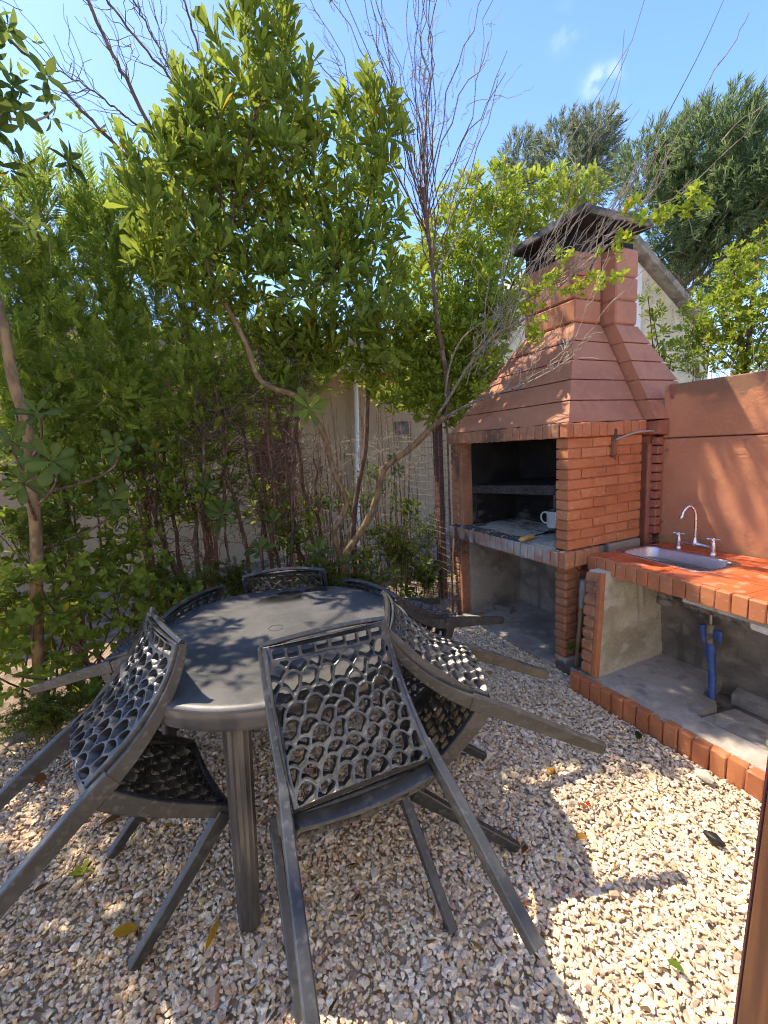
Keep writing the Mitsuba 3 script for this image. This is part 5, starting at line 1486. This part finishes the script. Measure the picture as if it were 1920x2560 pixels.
# broad leaved plants along the foot of the hedge
se = thing('pittosporum_seedlings', 'low dark rosettes of leathery leaves growing behind the far chair', 'plant')
for cen, ax, nl, L in (((-1.5,-1.72,0.83), (.5, -.1, .8), 10, .16), ((-1.4,-1.26,0.76), (.5, .1, .8), 10, .17), ((-1.6,-1.96,1.13), (.9, -.1, .35), 11, .17), ((-1.5,-0.2,0.47), (.6, -.2, .7), 11, .12), ((-1.6,-0.44,1.47), (.6, -.2, .6), 9, .09), ((-1.58,-0.40,1.36), (.7, .1, .2), 9, .09), ((-1.7, -1.55, 1.0), (.6, .1, .8), 9, .14), ((-1.75, -2.05, 1.35), (.7, .2, .6), 9, .13), ((-1.45, -1.0, .62), (.6, -.2, .8), 9, .13), ((-1.5, -.55, .42), (.6, -.2, .7), 9, .12)):
    b = np.array([cen[0] - .12, cen[1], 0.0])
    part(se, 'stem', tube(curve([b, (b + cen) / 2 + [.02, .02, .05], np.array(cen)], 10), np.linspace(.008, .005, 10), 6), 'bark_brown', smooth=60)
    hero(se, cen, ax, nl, L, r2, G_MID, G_DARK, (40, 82), 0.38)
sd_ = thing('shade_shrub', 'dark leathery leaved shrub filling the hedge foot behind the left chair', 'shrub')
SHD = [[-1.9,-2.81,1.58,0.28],[-1.95,-2.4,1.63,0.26],[-1.9,-2.14,1.23,0.27],[-1.8,-2.54,1.25,0.32],[-1.6,-2.91,1.3,0.26],[-2.0,-1.89,1.48,0.2],[-1.5,-3.1,1.57,0.21],[-1.6,-3.0,1.9,0.18],[-2.0,-2.63,1.93,0.18],[-2.0,-1.61,1.17,0.21],[-2.0,-1.29,0.88,0.22]]
pitto(sd_, SHD, 260, 0.105, 0.36, 1.0, r2, 8, cin=PIT_IN, cout=PIT_OUT)
for x, y, z, r in SHD: part(sd_, 'stem', tube(wobble((x - .1, y, 0), (x, y, z), 8, .08, r2), np.linspace(.012, .006, 8), 6), 'bark_brown', smooth=60)
ll_ = thing('laurel_shrub', 'low bushy shrub with oval glossy green leaves at the lower left', 'shrub')
LAU = [(-1.2, -2.89, 1.0, .16), (-1.0, -3.13, 0.87, .18), (-1.3, -2.47, 0.30, .16), (-1.2, -2.85, 0.25, .2), (-1.0, -3.15, 0.46, .2), (-1.3, -2.7, .65, .24), (-1.35, -2.5, .75, .2), (-1.2, -3.0, .6, .25), (-1.4, -2.35, .55, .18), (-.85, -3.3, .7, .2), (-1.3, -3.0, 1.2, .12), (-1.3, -3.35, 1.2, .25), (-1.4, -3.55, .9, .3), (-1.5, -3.2, 1.45, .22), (-1.6, -2.9, .8, .25), (-1.7, -2.6, .85, .25), (-1.5, -3.3, .5, .25), (-1.7, -3.1, 1.1, .22)]
P, Dn = cloud_points(LAU, 190, r2, .3)
foliage(ll_, 'foliage', [rosettes(P, Dn * .6 + [.5, .1, .7] + r2.normal(0, .3, P.shape), 7, 0.085, 0.55, r2, G_LIGHT, G_MID, (35, 85), 0.12, 'oval')], 'leaf')
st = [np.array([-1.3 + r2.normal(0, .1), y, 0.0]) for y in r2.uniform(-3.3, -2.4, 22)]
en = [np.array(LAU[k % len(LAU)][:3]) + r2.normal(0, .08, 3) for k in range(22)]
for s, e in zip(st, en): part(ll_, 'stem', tube(wobble(s, e, 9, .1, r2), np.linspace(.008, .003, 9), 5, False), 'bark_brown', smooth=60)


def fern(key, cen, n, R_, H, rng, c0, c1):
    pos, dirs, LL, cc = [], [], [], []
    st, en = Acc(), []
    for _ in range(n):
        a = rng.uniform(0, 6.28); rr_ = R_ * rng.uniform(.4, 1.1)
        p0 = np.array(cen) + rng.normal(0, .05, 3) * [1, 1, 0]
        tip = p0 + np.array([math.cos(a) * rr_, math.sin(a) * rr_, H * rng.uniform(.3, 1.0)])
        mid = (p0 + tip) / 2 + [0, 0, H * rng.uniform(.2, .5)]
        cv = curve([p0, mid, tip], 34)
        st.add(*tube(cv[::3], np.linspace(.0022, .001, len(cv[::3])), 3, False))
        for k in range(7, 34):
            d = norm(cv[k] - cv[k - 1])
            for _ in range(8):
                pos.append(cv[k] + rng.normal(0, .004, 3)); dirs.append(norm(d * .5 + rng.normal(0, .7, 3))); LL.append(rng.uniform(.018, .034)); cc.append(c0 + (c1 - c0) * rng.random())
    pos, dirs, LL, cc = np.array(pos), np.array(dirs), np.array(LL), np.array(cc)
    part(key, 'stems', st.mesh(), 'stem_green', kind='stuff')
    foliage(key, 'needles', [leaves4(pos, dirs, rng.normal(size=pos.shape), LL, np.full(len(LL), .0046), cc)], 'leaf_soft')


MID = [[-1.8,-1.1,0.62,0.24],[-2.0,-0.55,0.6,0.26],[-1.9,-0.18,0.5,0.26],[-1.9,0.08,0.7,0.18],[-1.9,-1.41,0.8,0.2],[-1.6,-0.91,0.42,0.2],[-1.6,-0.26,0.22,0.2],[-1.6,-0.6,0.3,0.2],[-1.55,-1.3,0.5,0.2],[-2.1,-.6,1.0,.2],[-2.0,-.15,.95,.2],[-2.2,-1.0,1.1,.2],[-2.2,-.35,1.25,.16]]
mb = thing('low_shrub', 'low mixed green shrub covering the ground between the far chairs and the low annex', 'shrub')
P, Dn = cloud_points(MID, 150, r2, .2)
foliage(mb, 'foliage', [rosettes(P, Dn * .6 + [.4, 0, .7] + r2.normal(0, .3, P.shape), 8, 0.085, 0.34, r2, G_MID, G_DARK, (30, 85), 0.12)], 'leaf')
for x, y, z, r in MID: part(mb, 'stem', tube(wobble((x - .05, y, 0), (x, y, z), 8, .08, r2), np.linspace(.010, .005, 8), 6), 'bark_brown', smooth=60)
FERNS = [((-1.3, -3.05, 0.9), 34, .30, .45, 'yellow green asparagus fern around the slim trunk at the left edge', 1), ((-1.5, -2.3, 0.3), 40, .32, .5, 'feathery asparagus fern behind the left chair back', 1), ((-1.7, -0.40, 0.35), 44, .34, .50, 'feathery dark asparagus fern between the yellow trunk and the wire fence', .6), ((-0.95, -3.1, 0.0), 40, .38, .32, 'asparagus fern on the ground at the lower left under the laurel', .8), ((-1.6, -1.9, 0.35), 36, .30, .4, 'feathery asparagus fern behind the far chair', .8), ((-1.55, -2.55, .1), 30, .3, .4, 'asparagus fern at the foot of the hedge behind the left chair legs', .8), ((-1.55, -1.25, .2), 44, .36, .42, 'feathery fern at the foot of the yellow trunks', .8), ((-1.5, -0.85, .1), 40, .36, .40, 'feathery fern just right of the yellow trunk base', .7), ((-1.75, -0.05, .05), 40, .34, .40, 'feathery fern beside the wire fence foot', .6), ((-1.2, -3.35, .6), 36, .34, .4, 'asparagus fern at the extreme left edge at mid height', .9)]
for cen, n, R_, H, lab, li in FERNS:
    k = thing('asparagus_fern', lab, 'fern')
    fern(k, cen, n, R_, H, r2, np.array([.09, .13, .028]) * li, np.array([.20, .24, .045]) * li)

# overhanging branch of a tree that stands left of the picture
ov = thing('overhanging_tree', 'overhanging branch with pointed dark leaves in the top left corner', 'tree')
part(ov, 'trunk', tube(wobble((-0.9, -4.1, -0.1), (-0.6, -3.6, 3.1), 16, .08, r2), np.linspace(.07, .04, 16), 9), 'bark_brown', smooth=60)
bx_ = curve([(-0.75, -3.7, 3.0), (-0.95, -3.3, 3.25), (-1.0, -2.95, 3.35), (-0.95, -2.72, 3.3), (-0.9, -2.58, 3.36)], 24)
part(ov, 'branch', tube(bx_, np.linspace(.02, .004, 24), 7), 'bark_grey', smooth=60)
part(ov, 'branch', tube(curve([(-0.95, -3.3, 3.2), (-1.0, -3.0, 3.0), (-1.08, -2.8, 2.85)], 16), np.linspace(.012, .004, 16), 7), 'bark_grey', smooth=60)
OVER += [[-1.35, -3.3, 3.0, .2], [-1.5, -3.6, 3.2, .25], [-1.2, -3.5, 2.9, .2]]
P, Dn = cloud_points(OVER, 120, r2, .3)
foliage(ov, 'foliage', [rosettes(P, Dn * .6 + [.3, .3, -.2], 5, 0.115, 0.40, r2, G_MID, G_DARK, (40, 95), 0.2, 'lance')], 'leaf')
P, Dn = cloud_points([(-0.9, -3.75, 3.4, .55), (-0.3, -3.75, 3.5, .5), (-1.35, -3.9, 3.5, .6), (0.05, -4.1, 3.5, .5), (-.5, -4.3, 3.9, .6), (-1.0, -4.4, 3.6, .6), (-1.7, -4.4, 3.5, .6), (-.1, -3.3, 3.45, .25)], 150, r2, .3)
foliage(ov, 'upper_foliage', [rosettes(P, Dn * .6 + [.2, .2, .3], 7, 0.10, 0.45, r2, G_MID, G_DARK, (40, 95), 0.2, 'lance')], 'leaf')
ob = thing('high_branch', 'leafy branch above the picture whose sprays throw streaked shadows on the terracotta wall', 'branch')
limb = curve([(-0.75, -3.7, 3.2), (-0.9, -2.6, 4.9), (-1.05, -1.5, 5.3), (-1.15, -0.75, 5.35), (-1.25, -0.45, 5.3)], 30)
part(ob, 'limb', tube(limb, np.linspace(.035, .010, 30), 7), 'bark_grey', smooth=60)
st, en, lv = [], [], []
for _ in range(40):
    wx, wz, t_ = r2.uniform(.15, 1.75), r2.uniform(.9, 1.95), r2.uniform(4.3, 4.7)
    p = np.array([wx, .862, wz]) + t_ * SUN
    d = norm(np.array([-.25, .5, 1.0]) + r2.normal(0, .14, 3)); Lq = r2.uniform(.25, .6)
    p0, p1 = p - d * Lq * .5, p + d * Lq * .5
    k = np.argmin(np.linalg.norm(limb - p0, axis=1)); st += [limb[k], p0]; en += [p0, p1]
    m = int(Lq / .012); g = r2.random((m, 1))
    lv.append((p0 + (p1 - p0) * g, np.repeat(d[None], m, 0) + r2.normal(0, .35, (m, 3))))
part(ob, 'twigs', twig_set(st, en, .004, .002, r2, .15, 7), 'bark_grey', kind='stuff')
Pv, Dv = np.vstack([q[0] for q in lv]), np.vstack([q[1] for q in lv])
foliage(ob, 'foliage', [leaves(Pv, Dv, r2.normal(size=Pv.shape), r2.uniform(.06, .10, len(Pv)), np.full(len(Pv), .024), np.clip(G_MID * r2.uniform(.8, 1.2, (len(Pv), 1)), 0, 1), 'lance')], 'leaf')

# trees beyond the wall
def needles(P, D, L, n, rng, c0, c1, w=.012):
    P = np.repeat(P, n, 0); D = np.repeat(norm(D), n, 0)
    d = norm(D + rng.normal(0, .38, P.shape))
    p = P + D * (rng.random((len(P), 1)) * L * .9)
    LL = L * rng.uniform(.4, .8, len(P))
    col = (c0 + (c1 - c0) * rng.random((len(P), 1)))
    return leaves4(p, d, rng.normal(size=P.shape), LL, np.full(len(P), w), col)


r3 = np.random.default_rng(91)
for lab, cl_, base, c0, c1, dens in (('grey green pine far behind the chimney on the left of the two', PL, (-9.0, 9.5, -.1), np.array([.13, .165, .10]), np.array([.26, .30, .17]), 200),
                                     ('wind swept pine at the upper right with shaggy green top', PR + PD, (-4.2, 9.5, -.1), np.array([.11, .165, .075]), np.array([.24, .31, .12]), 200)):
    k = thing('pine_tree', lab, 'tree')
    top = np.array(cl_[0][:3]) - [0, -.8, .6]
    part(k, 'trunk', tube(wobble(base, top, 18, .06, r3), np.linspace(.2, .07, 18), 9), 'bark_grey', smooth=60)
    for x, y, z, r in cl_:
        e = np.array([x, y, z]); s = np.array(base) + (top - np.array(base)) * min(.95, (z - .9) / max(top[2], 1))
        part(k, 'branch', tube(wobble(s, e, 10, .12, r3), np.linspace(.05, .015, 10), 6), 'bark_grey', smooth=60)
    P, Dn = cloud_points([(x, y + r3.uniform(-.3, .5), z, r) for x, y, z, r in cl_ if (x, z) not in [(p[0], p[2]) for p in PD]], dens, r3, .3)
    foliage(k, 'foliage', [needles(P, Dn * .9 + [.3, .1, .45], .26, 20, r3, c0, c1, .020)], 'leaf_soft')
    if cl_ is not PL:
        P, Dn = cloud_points(PD, 120, r3, .2)
        foliage(k, 'lower_foliage', [needles(P, Dn * .8 + [.4, 0, .2], .34, 16, r3, c0, c1, .022)], 'leaf_soft')
        st, en = [], []
        for x, y, z, r in PD:
            for _ in range(40):
                p0 = np.array([x, y, z]) + r3.normal(0, r * .6, 3); st.append(p0); en.append(p0 + norm(r3.normal(size=3) * [1, .5, .5] + [.5, 0, 0]) * r3.uniform(.3, .9))
        part(k, 'twigs', twig_set(st, en, .010, .004, r3, .3, 6), 'bark_grey', kind='stuff')
rt_ = thing('round_tree', 'small bushy green tree standing beyond the wall at the right edge', 'tree')
part(rt_, 'trunk', tube(wobble((-0.45, 2.85, -.1), (-0.42, 2.85, 3.0), 16, .04, r3), np.linspace(.035, .012, 16), 8), 'bark_brown', smooth=60)
crown_branches(rt_, (-0.44, 2.85, 2.1), RT, r3, .014)
RT += [[-0.57,2.9,3.1,0.22],[-0.73,2.9,2.98,0.23],[-0.93,2.9,2.77,0.22],[-0.57,2.8,2.62,0.27],[-0.41,2.8,2.37,0.26],[-0.77,2.8,2.36,0.24],[-0.42,2.9,2.96,0.22],[-0.98,2.7,2.4,0.15],[-0.51,2.8,2.13,0.23],[-0.18,2.8,2.15,0.25]]
pitto(rt_, RT, 330, 0.075, 0.33, 1.0, r3, 9, cin=G_YOUNG, cout=G_LIGHT)
la = thing('wall_shrub', 'sparse leathery leaved shoots between the chimney and the right hand tree', 'shrub')
crown_branches(la, (-0.5, 1.75, 0.0), RB, r3, .012)
pitto(la, RB, 330, 0.085, 0.33, .9, r3, 8, cin=G_LIGHT, cout=G_MID)
gd = thing('dry_shrub', 'dry grey twigs showing over the top of the terracotta wall', 'shrub')
st = [np.array([r3.uniform(-.2, .5), r3.uniform(1.5, 2.0), r3.uniform(1.5, 1.9)]) for _ in range(160)]
en = [s + norm(r3.normal(size=3) + [0, 0, .8]) * r3.uniform(.15, .45) for s in st]
part(gd, 'twigs', twig_set(st, en, .003, .0014, r3, .3, 5), 'bark_grey', kind='stuff')
part(gd, 'stem', tube(wobble((.1, 1.75, -.05), (.15, 1.75, 1.9), 8, .05, r3), .012, 6), 'bark_grey', smooth=60)

# ------------------------------------------------------------------ fallen leaves and small things on the gravel
r4 = np.random.default_rng(6)


def fallen(pos, L, wd, col, lab, prof='oval', cat='leaf', name='fallen_leaf', az=None, group=None):
    k = thing(name, lab, cat, group)
    a = r4.uniform(0, 6.28) if az is None else az
    v, f, c = leaves(np.array([pos], float), np.array([[math.cos(a), math.sin(a), .08]]), np.array([[r4.normal(0, .2), r4.normal(0, .2), 1.0]]), L, wd, np.array([col], float), 'hero' if prof == 'hero' else prof, r4.uniform(-.1, .25), .3)
    scene[k] = mikit.ply((v, f), 'leaf_soft', smooth=True, color=c)


YL, BRN, GRN = (.50, .30, .035), (.20, .085, .035), (.12, .20, .03)
fallen((0.452, -2.592, .012), .09, .045, YL, 'large yellow fallen leaf on the gravel at the lower left', 'oval', az=1.2)
fallen((0.66, -2.31, .012), .10, .022, YL, 'narrow yellow fallen leaf on the gravel left of the table leg', 'lance', az=2.6)
fallen((0.935, -0.912, .012), .05, .026, (.36, .20, .05), 'small ochre fallen leaf on the bright gravel', 'oval')
fallen((0.815, -0.784, .012), .028, .018, (.40, .06, .02), 'tiny red fallen petal on the bright gravel', 'oval', 'petal', 'fallen_petal')
fallen((1.331, -1.051, .012), .045, .03, GRN, 'small green fallen leaf on the bright gravel near the camera', 'oval')
fallen((-0.542, -3.002, .012), .10, .05, BRN, 'brown curled fallen leaf on the gravel behind the left chair legs', 'oval')
fallen((-.1, -2.62, .012), .08, .04, BRN, 'brown fallen leaf between the legs of the left chair', 'oval')
fallen((0.05, -2.45, .012), .07, .02, YL, 'yellow fallen leaf under the seat of the left chair', 'lance')
fallen((-1.08, .10, .02), .08, .045, YL, 'yellow fallen leaf at the edge of the barbecue floor', 'oval', az=2.0)
fallen((-.35, -.28, .015), .07, .035, YL, 'yellow fallen leaf on the gravel in front of the barbecue', 'oval')
fallen((-.22, -.48, .015), .05, .035, (.45, .25, .10), 'pale orange fallen leaf on the gravel in front of the barbecue', 'oval')
fallen((.62, -.17, .015), .10, .035, (.04, .08, .02), 'dark green fallen leaf on the gravel by the brick kerb', 'lance')
for k in range(26):
    p = (r4.uniform(-.9, 1.0), r4.uniform(-3.1, -.3), .012)
    fallen(p, r4.uniform(.03, .06), r4.uniform(.014, .026), [YL, BRN, BRN, (.25, .13, .06)][k % 4], 'small dry fallen leaf scattered on the gravel', 'oval', group='small dry leaves scattered on the gravel')
lt = Acc()
n_l = 1500
lx = np.where(r4.random(n_l) < .6, r4.uniform(-2.6, -.5, n_l), r4.uniform(-.6, 1.4, n_l)); ly = r4.uniform(-3.8, .0, n_l)
pl4 = np.array([(.16, .08, .04), (.24, .13, .06), (.10, .06, .035), (.34, .22, .07), (.20, .15, .09)])
az_ = r4.uniform(0, 6.28, n_l)
lt.add(*leaves(np.c_[lx, ly, np.where(lx < -1.0, .006, .0) + r4.uniform(-.002, .006, n_l)], np.c_[np.cos(az_), np.sin(az_), r4.normal(0, .12, n_l)], np.c_[r4.normal(0, .3, n_l), r4.normal(0, .3, n_l), np.ones(n_l)], r4.uniform(.010, .045, n_l), r4.uniform(.004, .014, n_l), pl4[r4.integers(0, 5, n_l)] * r4.uniform(.7, 1.2, (n_l, 1)), 'lo', r4.uniform(-.2, .3, n_l), .3))
scene['leaf_litter'] = mikit.ply(lt.mesh(), 'leaf_soft', smooth=True, color=lt.color())
labels['leaf_litter'] = {'label': 'dry brown bits of leaf and bark strewn over gravel and hedge foot', 'kind': 'stuff'}
sp_ = thing('weed_sprout', 'small bright green weed sprouting from the gravel at the lower left', 'weed')
v, f, c = rosettes(np.array([[0.122, -2.734, .01]]), np.array([[0, 0, 1.0]]), 7, .055, .5, r4, G_YOUNG, G_LIGHT, (40, 75), .1, 'oval')
scene[sp_] = mikit.ply((v, f), 'leaf_soft', smooth=True, color=c)
sp_ = thing('weed_sprout', 'bright green weed growing at the foot of the barbecue pier', 'weed')
v, f, c = rosettes(np.array([[0.0, .03, .17], [0.01, .03, .20]]), np.array([[.3, -.4, 1.0], [.2, -.2, 1]]), 6, .045, .5, r4, G_MID, G_MID, (30, 75), .1, 'oval')
scene[sp_] = mikit.ply((v, f), 'leaf_soft', smooth=True, color=c)
dk = thing('dark_stone', 'lone dark grey stone on the gravel at the right', 'stone')
p = r4.normal(size=(24, 3)); p /= np.linalg.norm(p, axis=1, keepdims=True)
scene[dk] = mikit.ply(hull(p * [.042, .022, .018] + [1.165, -.50, .012]), 'iron_black', smooth=35)
dk = thing('pale_stone', 'large smooth pale stone on the gravel beside the kerb', 'stone')
p = r4.normal(size=(40, 3)); p /= np.linalg.norm(p, axis=1, keepdims=True)
scene[dk] = mikit.ply(hull(p * [.045, .028, .02] + [.965, -.20, .012]), 'concrete_pale', smooth=45)

print('veg tris', TRIS)
